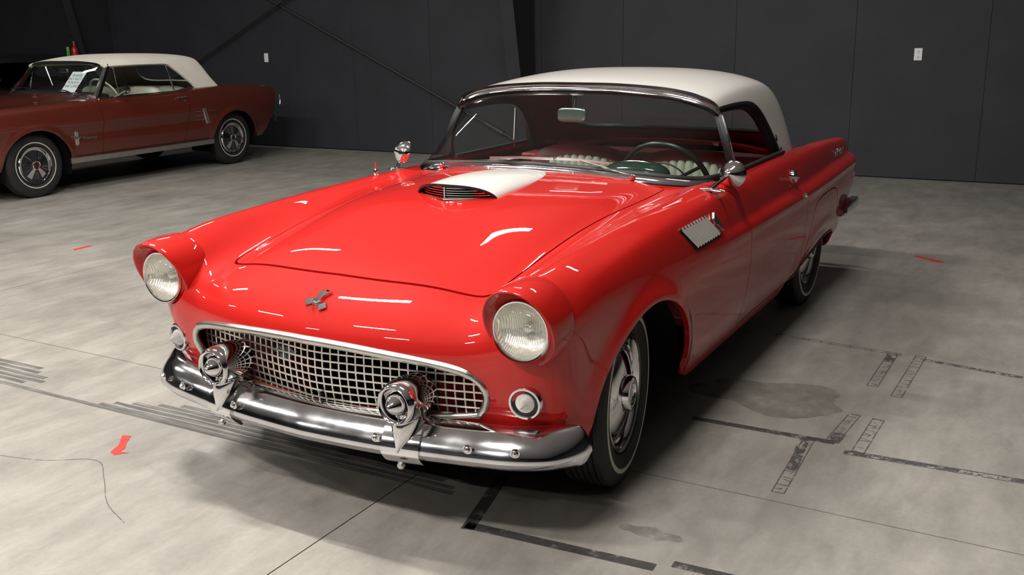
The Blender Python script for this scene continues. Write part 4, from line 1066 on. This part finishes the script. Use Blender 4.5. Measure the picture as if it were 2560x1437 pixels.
# ------------------------------------------------------------------ wheels
def wheel(cx, s, steer, nm='wheel'):
    """tyre with whitewall, rim and cover; local axis +y outward"""
    M = rotm('Z', steer) @ np.diag([1.0, s, 1.0]); C_ = np.array([cx, s*.708, .326])
    A = M @ np.array([0, 1., 0]); R0 = np.array([M@[1, 0, 0], M@[0, 0, 1.0], A]).T
    def L(prof, n=64): return lathe(prof, C_, A, n, R=R0)
    out = [(.205, .060), (.218, .076), (.240, .084), (.262, .0865)]
    tp = [(.262, .0866), (.280, .0862), (.300, .082), (.316, .075), (.325, .066)]
    tread = []
    for gy in (.044, .022, 0, -.022, -.044):
        tread += [(.327-.3*gy*gy, gy+.0105), (.3272-.3*gy*gy, gy+.003), (.319, gy+.0025), (.319, gy-.0025), (.3272-.3*gy*gy, gy-.003)]
    back = [(.325, -.066), (.316, -.075), (.30, -.082), (.26, -.086), (.22, -.076), (.205, -.06)]
    tw = obj('wheel', L([(r, h) for r, h in out+tp[1:]+tread+back]), TYRE, car, 30, label=None)
    for k in range(1): pass
    obj('whitewall', L([(.2625, .0872), (.2700, .0880), (.2785, .0868)]), WHITEWALL, tw)
    obj('rim', L([(.205, .058), (.212, .068), (.208, .074), (.198, .070), (.192, .056), (.185, .050), (.160, .044), (.150, .03), (.06, .02), (0, .02)]), pbr('wheel_black', (.012, .012, .012), .25, coat=.5) if 'wheel_black' not in MATS else MATS['wheel_black'], tw, 40)
    cv = obj('wheel_cover', L([(.196, .060), (.199, .066), (.194, .071), (.186, .066), (.180, .052), (.172, .048)]), CHROME, tw, 40)
    obj('hubcap', L([(.150, .040), (.148, .052), (.132, .060), (.105, .068), (.080, .074), (.066, .076), (.064, .090), (.060, .098), (.052, .101), (.040, .100), (.034, .094), (.014, .092), (0, .092)]), CHROME, tw, 35)
    return tw
for cx, st in ((.055, 8), (-2.59, 0)):
    for s in (1, -1): wheel(cx, s, math.radians(st))
# liners
for s in (1, -1):
    for (cx, cz, a, b) in ((.07, .335, .375, .325), (-2.55, .335, .375, .30)):
        y0, y1 = s*.845, s*.47; A_ = [(cx+a*1.02*math.cos(t), cz+b*1.04*math.sin(t)) for t in np.linspace(-.15, PI+.15, 24)]
        V = [(x, y, z) for y in ((y0 if cx > -1 else s*.80), y1) for x, z in A_]+[(cx, y1, cz)]
        F = [(i, i+1, 24+i+1, 24+i) for i in range(23)]+[(24+i, 24+i+1, 48) for i in range(23)]
        mk('wheel_well', V, F, UNDER, car)
obj('underbody', box((-1.25, 0, .265), (3.6, 1.05, .03)), UNDER, car)
for s in (1, -1):
    obj('sill_panel', box((-1.25, s*.62, .262), (1.75, .36, .02)), UNDER, car)
# ------------------------------------------------------------------ side details
def side_pt(x, z, s, off=0.0):
    ys_ = np.linspace(.95, .5, 700); v = f_body(np.full(700, x), ys_, np.full(700, z)); p = np.array([[x, ys_[np.argmax(v < 0)], z]]); p = project(f_body, p, 5)
    n = grad(f_body, p); n = n[0]/np.linalg.norm(n[0]); return (p[0]+n*off)*[1, s, 1], n*[1, s, 1]
for s in (1, -1):
    lv = None
    for k in range(9):
        x0 = -.285-k*.0315; x1 = x0-.118
        za, zb = .845, .762
        a, n_ = side_pt(x0-.0, za, s, .0050); b, _ = side_pt(x1, zb, s, .0050)
        d = (b-a); L_ = np.linalg.norm(d); d /= L_; q = np.cross(n_, d)
        if q[0] > 0: q = -q
        P6 = [np.zeros(3), q*.0098+n_*.0068, q*.0162+n_*.0030, q*.0166]
        V = [a+p_ for p_ in P6]+[b+p_ for p_ in P6]
        F = [(0, 1, 5, 4), (1, 2, 6, 5), (2, 3, 7, 6), (0, 3, 2, 1), (4, 5, 6, 7)]
        par = lv if lv is not None else None
        if lv is None: lv = obj('fender_louver', (V, F), CHROME, car, 5, label='chrome slanted fender louvers')
        else: obj('louver_blade', (V, F), CHROME, lv, 5)
    Pb = [side_pt(x_, z_, s, .0030)[0] for x_, z_ in ((-.262, .852), (-.385, .756), (-.685, .756), (-.560, .852))]
    obj('louver_plate', fan(Pb, .0012, n_), BLACKP, lv, 10)
    a, n_ = side_pt(-.630, .832, s, .003); b, _ = side_pt(-.70, .780, s, .003); d = b-a; q = np.cross(n_, d); q /= np.linalg.norm(q)
    if q[0] > 0: q = -q
    P = [a-q*.028, a-q*.006+d*-.12, a+q*.022+d*-.1, a+q*.016+d*.35, a+d*1.25+q*.004, a+d*.75-q*.004, a+d*.3-q*.010]
    obj('louver_emblem', fan(P, .010, n_), CHROME, lv, 10)
    # door handle
    p, n_ = side_pt(-1.86, .826, s, 0); dn = door_near if s == 1 else door_far
    sc_ = obj('handle_cup', lathe([(0, .0015), (.020, .0012), (.028, .0006), (.031, -.002)], p+n_*.001, n_, 24, sx=1, sy=1.5, R=frame(n_)), RED, dn)
    a, _ = side_pt(-1.775, .842, s, .020); b, _ = side_pt(-1.93, .815, s, .022)
    obj('door_handle', sweep(bez([a, (a+b)/2+n_*.010, b], 6), circ(.0085, 8, .007), scale=[.6, .9, 1, 1, 1, 1, 1, 1, 1, 1, 1.1, 1.2, 1.2]), CHROME, dn, 60)
    c, _ = side_pt(-1.925, .825, s, .0)
    obj('handle_base', lathe([(.026, 0), (.024, .012), (.014, .022), (0, .024)], c, n_, 20, sy=1.35, R=frame(n_)), CHROME, dn)
    c, n2_ = side_pt(-2.00, .722, s, .001)
    obj('lock_button', lathe([(.014, 0), (.013, .008), (.008, .013), (0, .014)], c, n2_, 16), CHROME, dn)
    # script on the fin
    c, n2_ = side_pt(-3.04, .815, s, .004)
    xdir = np.array([-1.0, 0, -.02]) if s == 1 else np.array([1.0, 0, 0])
    text_mesh('Thunderbird', .062, mat_from(c, xdir, np.array([0, 0, 1.0])), .002, 'fin_script', CHROME, car, shear=.35, spacing=.9)
    # skirt edge trim
    pts = [side_pt(x, max(z, .29), s, .001)[0] for x, z in SLP if -2.93 < x < -1.86 and z > .28]
    obj('skirt_molding', sweep(pts, circ(.006, 6)), STEEL, car)
# belt strip
for s in (1, -1):
    pts = [(x, s*.742, .932) for x in np.linspace(-1.26, -2.05, 8)]
    obj('belt_seal', sweep(pts, [(-.012, -.008), (.012, -.008), (.012, .006), (-.012, .006)]), BLACK, door_near if s == 1 else door_far)
    obj('window_channel', tube([(-2.04, s*.735, .90), (-2.04, s*.735, .955)], .006, 6), CHROME, door_near if s == 1 else door_far)
obj('window_rail', tube([(-1.80, -.705, .925), (-1.80, -.70, .96), (-1.78, -.672, 1.185)], .006, 6), CHROME, door_far)
# outside mirrors
def mirror(bp_, hd, ax, arm):
    bp_ = np.array(bp_)
    base = obj('side_mirror', lathe([(.0, .010), (.018, .009), (.030, .004), (.034, 0)], bp_, (0, 0, 1), 24, sx=.62, sy=1.9, R=rotm('Z', PI/2)@frame((0, 0, 1))), CHROME, car)
    hd = np.array(hd); ax = Vector(ax).normalized()
    obj('mirror_arm', sweep([bp_+[.01, 0, .006], (bp_+hd)/2+np.array(arm), hd], circ(.0085, 8, .006), scale=[1.5, 1, .9]), CHROME, base)
    obj('mirror_head', lathe([(0, -.034), (.014, -.032), (.022, -.024), (.036, -.016), (.050, -.002), (.0575, .014), (.059, .022), (.056, .024), (0, .024)], hd, ax, 32), CHROME, base, 60)
    return base
b1, _ = shell_pt(.79, -.78)
mirror((-.79, .785, .918), (-.955, .815, .965), (-.80, .10, -.12), (.0, 0, .006))
mirror((-.79, -.765, .918), (-.80, -.755, 1.005), (-.75, .50, -.30), (.0, 0, 0))
# aerial base on the far fender
an = obj('aerial_base', lathe([(.014, 0), (.014, .006), (.010, .010), (.012, .016), (.008, .030), (.0045, .036), (0, .036)], (-.585, -.745, .916), (0, 0, 1), 18), CHROME, car)
obj('aerial_tip', lathe([(.004, 0), (.0035, .026), (0, .027)], (-.585, -.745, .950), (0, 0, 1), 10), pbr('red_plastic', (.5, .03, .02), .4), an)
# small screw below each headlight
# ================================================================== SECOND AND THIRD CAR
def coupe(loc, rz, paint, label, h=.02, roofmat=None, interior=CREAM, full_detail=True):
    root = empty('car', loc, rz, label, 'car')
    TX2 = [.80, .55, .2, -.2, -.6, -.8, -1.4, -1.9, -2.2, -2.6, -3.1, -3.55]
    TY2 = [0, .35, .55, .68, .76, .84]
    TB = [[.78, .785, .80, .81, .80, .78], [.86, .865, .87, .875, .87, .845], [.915, .91, .90, .90, .895, .865], [.95, .94, .918, .912, .905, .876],
          [.975, .962, .935, .925, .918, .888], [.98, .968, .94, .93, .922, .892], [.96, .95, .94, .93, .920, .890], [.96, .95, .94, .935, .925, .895], [.965, .96, .955, .955, .950, .92],
          [.96, .96, .96, .962, .958, .93], [.94, .94, .94, .942, .940, .915], [.90, .90, .905, .91, .91, .89]]
    tp2 = T2(TX2, TY2, TB)
    SX2 = [.8, .4, 0, -.8, -1.8, -2.6, -3.2, -3.6]; SZ2 = [.15, .28, .36, .48, .60, .70, .78, .87, .95]
    SB = [[.74, .76, .78, .80, .82, .825, .815, .80, .775], [.75, .78, .81, .83, .85, .855, .845, .83, .80], [.75, .79, .825, .845, .858, .864, .855, .84, .81],
          [.75, .79, .825, .845, .858, .866, .857, .838, .81], [.75, .79, .825, .845, .858, .866, .857, .838, .808], [.75, .79, .82, .842, .856, .864, .857, .840, .81],
          [.73, .77, .80, .825, .842, .852, .85, .835, .81], [.70, .74, .77, .80, .82, .835, .838, .826, .80]]
    sd2 = T2(SX2, SZ2, SB)
    rr2 = C1([(.2, -3.25), (.35, -3.40), (.5, -3.52), (.65, -3.58), (.80, -3.60), (.95, -3.58)])
    def f(x, y, z):
        y = np.abs(y)
        top = z-tp2(np.clip(x, -3.55, .8), np.clip(y, 0, .84))
        S = sd2(np.clip(x, -3.6, .8), np.clip(z, .15, .95))
        S = S-.016*gauss((z-.585)/.06)*sig((x+2.22)/.02)*sig((-x-.3)/.3)
        S = S+.006*gauss((z-.70)/.012)*sig((x+2.4)/.1)
        d = np.sqrt((x/.40)**2+((z-.30)/.375)**2); S = S+.016*gauss((d-1.0)/.10)
        d = np.sqrt(((x+2.745)/.39)**2+((z-.30)/.365)**2); S = S+.016*gauss((d-1.0)/.10)
        g = smax(top, y-S, .035); g = smax(g, (x-.80+.10*(y/.8)**2+.1*np.clip(.6-z, 0, 1))*.95, .05); g = smax(g, (rr2(z)+.05*(y/.8)**2-x)*.95, .04)
        return smax(g, .2-z, .02)
    V, Q = nets(f, (-3.68, 0, .24), (.86, .90, 1.02), h); V = project(f, V, 3); T = tri(Q)
    n_ = grad(f, V[T[:, 0]]); c_ = np.cross(V[T[:, 1]]-V[T[:, 0]], V[T[:, 2]]-V[T[:, 0]]); b = (n_*c_).sum(1) < 0; T[b] = T[b][:, ::-1]
    V, T = clip(V, T, V[:, 2]-.30)
    for cx, a, bz_ in ((0, .385, .365), (-2.745, .375, .355)):
        V, T = clip(V, T, np.where(np.abs(V[:, 1]) > .45, np.sqrt(((V[:, 0]-cx)/a)**2+((V[:, 2]-.30)/bz_)**2)-1, 1.0)); V, T = compact(V, T)
    CK = round_poly([(-.72, 0), (-.76, .40), (-.84, .62), (-.92, .72, 1), (-1.9, .73), (-2.15, .71), (-2.3, .60), (-2.4, .3), (-2.42, 0), (-2.4, -.3), (-2.3, -.60), (-2.15, -.71), (-1.9, -.73), (-.92, -.72, 1), (-.84, -.62), (-.76, -.4)], 4)
    V, T = clip(V, T, np.where(V[:, 2] > .8, -poly_sd(V[:, [0, 1]], CK), 1.0)); V, T = compact(V, T)
    DP = round_poly([(-.80, 1.0, 1), (-.805, .7), (-.79, .5), (-.77, .345, 1), (-1.92, .345, 1), (-1.98, .55), (-2.03, .8), (-2.05, 1.0, 1)], 3)
    for s in (1, -1):
        sd_ = np.where(V[:, 1]*s > .5, poly_sd(V[:, [0, 2]], DP), -1.0)
        (hv, ht), (V, T) = take(V, T, sd_, .003); dr = skin('door', f, hv, ht, paint, root, .015)
        if s == 1: dnear = dr
    HP = round_poly([(.66, -.62), (-.60, -.60), (-.66, -.3), (-.68, 0), (-.66, .3), (-.60, .60), (.66, .62)], 3)
    (hv, ht), (V, T) = take(V, T, np.where(V[:, 2] > .7, poly_sd(V[:, [0, 1]], HP), -1.0), .003); skin('hood', f, hv, ht, paint, root, .015)
    skin('body_shell', f, V, T, paint, root, .015)
    # top
    rt = T2([-1.0, -1.15, -1.45, -1.8, -2.1, -2.35, -2.6], [0, .3, .5, .62, .74], [[1.285, 1.28, 1.265, 1.25, 1.225], [1.315, 1.31, 1.295, 1.275, 1.24], [1.352, 1.347, 1.328, 1.302, 1.25], [1.358, 1.353, 1.335, 1.308, 1.25],
                                                                                         [1.352, 1.348, 1.332, 1.305, 1.25], [1.335, 1.332, 1.318, 1.295, 1.245], [1.295, 1.292, 1.28, 1.26, 1.22]])
    rs = C1([(.9, .765), (1.0, .745), (1.1, .715), (1.2, .68), (1.3, .63), (1.4, .57)])
    rx = C1([(.9, -2.72), (.95, -2.69), (1.05, -2.60), (1.15, -2.53), (1.25, -2.47), (1.35, -2.44)])
    def g_(x, y, z):
        y = np.abs(y); t = z-rt(np.clip(x, -2.6, -1.0), np.clip(y, 0, .74)); q = smax(t, y-rs(z), .045)
        return smax(smax(q, (rx(z)+.5*np.maximum(y-.4, 0)**2-x)*.9, .03), x+.95, .02)
    V, Q = nets(g_, (-2.78, 0, .86), (-.92, .82, 1.42), h); V = project(g_, V, 3); T = tri(Q)
    n_ = grad(g_, V[T[:, 0]]); c_ = np.cross(V[T[:, 1]]-V[T[:, 0]], V[T[:, 2]]-V[T[:, 0]]); b = (n_*c_).sum(1) < 0; T[b] = T[b][:, ::-1]
    hd2 = C1([(0, -1.05), (.3, -1.062), (.5, -1.08), (.62, -1.10), (.8, -1.13)])
    V, T = clip(V, T, hd2(np.minimum(np.abs(V[:, 1]), .8))-V[:, 0])
    V, T = clip(V, T, V[:, 2]-(.950+.02*(V[:, 0]+2.2)))
    SW2 = round_poly([(-.8, 1.238, 1), (-1.3, 1.245), (-1.75, 1.243), (-1.93, 1.232), (-2.02, 1.17), (-2.12, 1.08), (-2.22, .985, 1), (-2.24, .85, 1), (-.8, .85, 1)], 4)
    V, T = clip(V, T, np.where((np.abs(V[:, 1]) > .5) & (V[:, 2] < 1.26), -poly_sd(V[:, [0, 2]], SW2), 1.0)); V, T = compact(V, T)
    RW2 = round_poly([(-.48, 1.03), (-.46, 1.2), (0, 1.21), (.46, 1.2), (.48, 1.03), (0, 1.02)], 4)
    V, T = clip(V, T, np.where((V[:, 0] < -2.2) & (np.abs(V[:, 1]) < .6), -poly_sd(V[:, [1, 2]], RW2), 1.0)); V, T = compact(V, T)
    rf = skin('soft_top' if roofmat else 'roof', g_, V, T, roofmat or paint, root, .02)
    N = grad(g_, V); N /= np.linalg.norm(N, axis=1, keepdims=True); mk('headliner', V-N*.03, T[:, ::-1], interior, rf, True)
    # windshield
    bc2 = para([(-.74, 0, .985), (-.745, .25, .983), (-.77, .45, .97), (-.81, .60, .955), (-.86, .70, .935)], 24); tc2 = para([(-1.055, 0, 1.285), (-1.065, .25, 1.283), (-1.08, .42, 1.272), (-1.10, .54, 1.255), (-1.12, .60, 1.235)], 24)
    G = np.array([full(bc2*(1-t)+tc2*t+[.02*math.sin(PI*t), 0, 0]) for t in np.linspace(0, 1, 7)]); nc = G.shape[1]
    wz = mk('windshield', G.reshape(-1, 3), grid_faces(7, nc), GLASS, root)
    obj('windshield_frame', sweep([*full(bc2), *full(tc2)[::-1]], [(-.012, -.012), (.012, -.012), (.012, .014), (-.012, .014)], closed=True), CHROME, wz, 40)
    for s in (1, -1):
        a = np.array([-.875, .70*s, .93]); b_ = np.array([-1.13, .605*s, 1.25])
        obj('windshield_post', sweep([a+[-.02, 0, 0], b_+[-.02, 0, 0]], [(-.018, -.02), (.018, -.02), (.018, .018), (-.018, .018)], up=(1, 0, 0)), DARKTRIM, wz)
        obj('post_trim', sweep([a+[-.012, .02*s, 0], b_+[-.012, .02*s, 0]], [(-.006, -.012), (.006, -.012), (.006, .012), (-.006, .012)], up=(1, 0, 0)), CHROME, wz)
        zt, zb = 1.235, .935
        obj('vent_post', tube([(-1.14, s*.735, .93), (-1.17, s*.655, 1.235)], .007, 6), CHROME, root)
        obj('window_post', tube([(-1.93, s*.735, .93), (-1.90, s*.655, 1.235)], .008, 6), CHROME, root)
        obj('belt_molding', sweep([(-.86, s*.762, .925), (-1.2, s*.765, .928), (-1.9, s*.765, .932), (-2.08, s*.765, .955), (-2.2, s*.762, .965)], [(-.008, -.006), (.008, -.006), (.008, .006), (-.008, .006)]), CHROME, root)
        obj('rocker_molding', sweep([(-.36, s*.842, .325), (-1.2, s*.846, .322), (-2.36, s*.842, .322)], [(-.006, -.028), (.008, -.028), (.010, .022), (.004, .030), (-.006, .030)] if s == 1 else [(.006, -.028), (-.008, -.028), (-.010, .022), (-.004, .030), (.006, .030)]), STEEL, root, 30)
        for cx in (0, -2.745):
            C_ = np.array([cx, s*.705, .322]); R0 = np.array([[1, 0, 0], [0, 0, 1.0], [0, s, 0]]).T
            def L(prof, n=48): return lathe(prof, C_, (0, s, 0), n, R=R0)
            tw = obj('wheel', L([(.19, .06), (.21, .074), (.236, .080), (.28, .078), (.31, .066), (.322, .05), (.322, -.05), (.31, -.066), (.28, -.078), (.22, -.08), (.19, -.06)]), TYRE, root, 40)
            obj('whitewall', L([(.2195, .0785), (.2235, .0805), (.2285, .0795)]), WHITEWALL, tw)
            obj('wheel_cover', L([(.186, .052), (.188, .068), (.180, .078), (.172, .076), (.165, .062), (.150, .060)]), CHROME, tw, 30)
            obj('cover_web', L([(.152, .056), (.14, .056), (.05, .074)]), pbr('dark_silver', (.05, .05, .055), .3, metal=.6) if 'dark_silver' not in MATS else MATS['dark_silver'], tw)
            obj('cover_hub', L([(.052, .070), (.045, .090), (.040, .094), (.034, .092), (.03, .084), (0, .084)]), CHROME, tw, 30)
            obj('center_cap', L([(.031, .086), (.02, .0885), (0, .089)], 20), pbr('cap_maroon', (.05, .006, .008), .3) if 'cap_maroon' not in MATS else MATS['cap_maroon'], tw)
            for k in range(5):
                a = 2*PI*k/5+.3; mb = MB()
                for da in (0,):
                    P = []
                    for r, dd in ((.050, .30), (.050, -.30), (.146, -.21), (.146, .21)):
                        an_ = a+da+dd; P.append(C_+R0@np.array([r*math.cos(an_), r*math.sin(an_), .0775-.017*(r-.05)/.1]))
                    Vb, Fb = fan(P, .003, (0, s, 0)); mb.add(Vb, Fb)
                mb.build('cover_spoke', CHROME, tw, False, None)
                for da in (.50, .76):
                    P_ = [C_+R0@np.array([r*math.cos(a+da+(.0 if r > .1 else (.63-da)*.4)), r*math.sin(a+da+(.0 if r > .1 else (.63-da)*.4)), .0785-.017*(r-.05)/.1]) for r in (.068, .142)]
                    obj('cover_rib', tube(P_, .0016, 4), CHROME, tw)
            A_ = [(cx+.385*math.cos(t), .30+.375*math.sin(t)) for t in np.linspace(-.3, PI+.3, 16)]
            Vw = [(x, s*yy, z) for yy in (.82, .46) for x, z in A_]+[(cx, s*.46, .30)]
            mk('wheel_well', Vw, [(i, i+1, 17+i, 16+i) for i in range(15)]+[(16+i, 17+i, 32) for i in range(15)], UNDER, root)
    obj('underbody', box((-1.4, 0, .28), (4.0, 1.0, .03)), UNDER, root); obj('cockpit_floor', box((-1.6, 0, .38), (1.7, 1.5, .04)), UNDER, root)
    # interior
    for yc in (-.36, .36):
        st_ = obj('seat', sbox((-1.55, yc, .58), (.5, .56, .2), 5), interior, root, 60); obj('backrest', sbox((-1.80, yc, .78), (.16, .56, .42), 4), interior, st_, 60)
    obj('rear_seat', sbox((-2.25, 0, .80), (.24, 1.25, .34), 4), interior, root, 60)
    obj('dashboard', sbox((-.95, 0, .90), (.36, 1.40, .14), 5), BLACKP, root, 60)
    C0 = np.array([-1.28, .36, .93]); Mw = frame((-.85, 0, .5))
    obj('steering_wheel', tube([C0+Mw@np.array([.195*math.cos(a), .195*math.sin(a), 0]) for a in np.linspace(0, 2*PI, 32, endpoint=False)], .010, 8, True), interior, root, 60)
    obj('rearview_mirror', sbox((-1.06, .0, 1.19), (.02, .15, .05), 4, 10), CHROME, root, 60)
    for s, p in ((1, (-.76, .50, .968)), (-1, (-.745, -.10, .985))):
        wpr = obj('wiper', sweep(bez([p, (p[0]-.03, p[1]-.2, p[2]+.035), (p[0]-.02, p[1]-.42, p[2]+.025)], 5), circ(.006, 6)), BLACKP, root)
        obj('wiper_pivot', lathe([(.012, 0), (.012, .015), (0, .02)], p, (.2, 0, 1), 12), CHROME, wpr)
    # side trim
    def pt(x, z, off=0):
        ys_ = np.linspace(.92, .6, 300); v = f(np.full(300, x), ys_, np.full(300, z)); return np.array([x, ys_[np.argmax(v < 0)]+off, z])
    if full_detail:
        hn = obj('door_handle', sweep([pt(-1.86, .868, .022), pt(-1.94, .868, .026), pt(-2.0, .866, .010)], circ(.009, 8)), CHROME, dnear, 60)
        obj('lock_button', lathe([(.011, 0), (.010, .008), (0, .010)], pt(-1.97, .825, 0), (0, 1, 0), 12), CHROME, dnear)
        P = [pt(-2.21, .715, .003), pt(-2.275, .54, .003)]
        ssc = obj('side_scoop', sweep(P, circ(.012, 6)), CHROME, root)
        obj('scoop_trim', sweep([pt(-2.245, .72, .003), pt(-2.31, .545, .003)], circ(.006, 6)), CHROME, ssc)
        for k in range(3):
            z = .69-.05*k; obj('scoop_fin', sweep([pt(-2.10+(-.012*k), z, .004), pt(-2.22-.016*k, z, .006)], circ(.004, 6)), CHROME, ssc)
        bdg = obj('fender_badge', box(pt(-.46, .545, .004), (.013, .008, .15), bev=.002), CHROME, root, smooth=False, label='chrome running horse over three bars')
        for dx in (-.016, .016): obj('badge_bar', box(pt(-.46+dx, .545, .004), (.008, .007, .13), bev=.002), CHROME, bdg, smooth=False)
        hp = [(-.062, .006), (-.040, .016), (-.022, .010), (.0, .016), (.022, .012), (.034, .030), (.042, .026), (.056, .014), (.050, .008), (.034, .006), (.040, -.014), (.030, -.010), (.018, -.006), (-.012, -.006), (-.024, -.020), (-.030, -.008), (-.046, .004)]
        pp = pt(-.46, .545, .008); obj('badge_horse', fan([pp+np.array([a, 0, b]) for a, b in hp], .006, (0, 1, 0)), CHROME, bdg, 10)
        text_mesh('Mustang', .052, mat_from(pt(-.62, .540, .005), (-1, 0, 0), (0, 0, 1)), .002, 'badge_script', CHROME, bdg, shear=.4)
        m0 = obj('side_mirror', sweep([(-1.02, .80, .925), (-1.08, .83, .955), (-1.13, .855, .985)], circ(.009, 8)), CHROME, root)
        obj('mirror_head', lathe([(0, -.035), (.02, -.03), (.038, -.012), (.046, .01), (.046, .016), (0, .016)], (-1.155, .862, .995), (.9, -.1, .1), 20), CHROME, m0, 60)
        # warning sheet leaning inside the windshield
        sh_c = np.array([-.985, .20, 1.085]); xd_ = np.array([-.14, 1.0, .03]); yd_ = np.array([-.62, -.10, .60])
    for s in (1, -1):
        obj('rear_bumper', sweep(bez([(-3.58, s*.72, .50), (-3.62, s*.70, .50), (-3.66, s*.64, .50), (-3.69, s*.4, .50), (-3.69, 0, .50)], 4), [(-.01, -.05), (.012, -.05), (.02, 0), (.012, .05), (-.01, .05)]), CHROME, root, 50)
        obj('tail_lamp', lathe([(.07, 0), (.068, .02), (0, .03)], (-3.59, s*.62, .72), (-1, 0, 0), 20, sx=.8), MATS['dark_red_primer'], root)
        obj('headlight', lathe([(.10, 0), (.095, .02), (.07, .04), (0, .05)], (.74, s*.62, .66), (1, 0, 0), 24), CHROME, root)
    obj('tail_trim', tube([(-3.615, .80, .79), (-3.618, .81, .72), (-3.60, .81, .64)], .005, 6), CHROME, root)
    obj('front_bumper', sweep(bez([(.60, -.84, .45), (.80, -.80, .45), (.90, -.4, .45), (.92, 0, .45), (.90, .4, .45), (.80, .80, .45), (.60, .84, .45)], 4), [(-.01, -.05), (.012, -.05), (.02, 0), (.012, .05), (-.01, .05)]), CHROME, root, 50)
    return root
PAINT2 = pbr('burnt_red_paint', (.088, .0135, .0065), .32, coat=.9, coat_rough=.06, noise=(3, .05))
CANVAS = pbr('cream_canvas', (.74, .70, .62), .75, noise=(6, .05), bump=(90, .2, .001))
MUST = coupe((-3.135, -7.72, 0), math.radians(1.27), PAINT2, 'dark red convertible with cream soft top and thin whitewall tires', .02, CANVAS)
MI = MUST.matrix_basis.inverted()
# warning sheet: rests inside the windshield, a thing of its own
bpy.context.view_layer.update()
PAPER = pbr('white_paper', (.85, .84, .88), .6)
def sheet():
    c = Vector((-.965, .26, 1.075)); xd_ = Vector((-.04, 1.0, .0)); yd_ = Vector((-.60, -.0, .62))
    Mx = MUST.matrix_basis @ mat_from(c, xd_, yd_)
    V, F = box((0, 0, 0), (.216, .30, .001)); V = [Mx @ Vector(v) for v in V]
    o = mk('paper_sign', V, F, PAPER, None, smooth=False); tagit(o, 'white sheet reading PLEASE DO NOT TOUCH THE CARS inside windshield', 'sign')
    INK = pbr('black_ink', (.02, .02, .02), .6)
    for i, tx in enumerate(('PLEASE', 'DO NOT', 'TOUCH', 'THE CARS')):
        text_mesh(tx, .050, Mx @ Matrix.Translation((0, .095-.050*i, .0012)), .0002, 'sign_text', INK, o)
sheet()
PAINT3 = pbr('black_paint', (.010, .010, .012), .3, coat=.8)
BLK = coupe((-3.55, -10.45, 0), math.radians(1.0), PAINT3, 'black coupe parked behind the dark red convertible', .035, None, UNDER, False)
for o in list(bpy.data.objects):
    if o.parent is car: o.matrix_parent_inverse = CARM
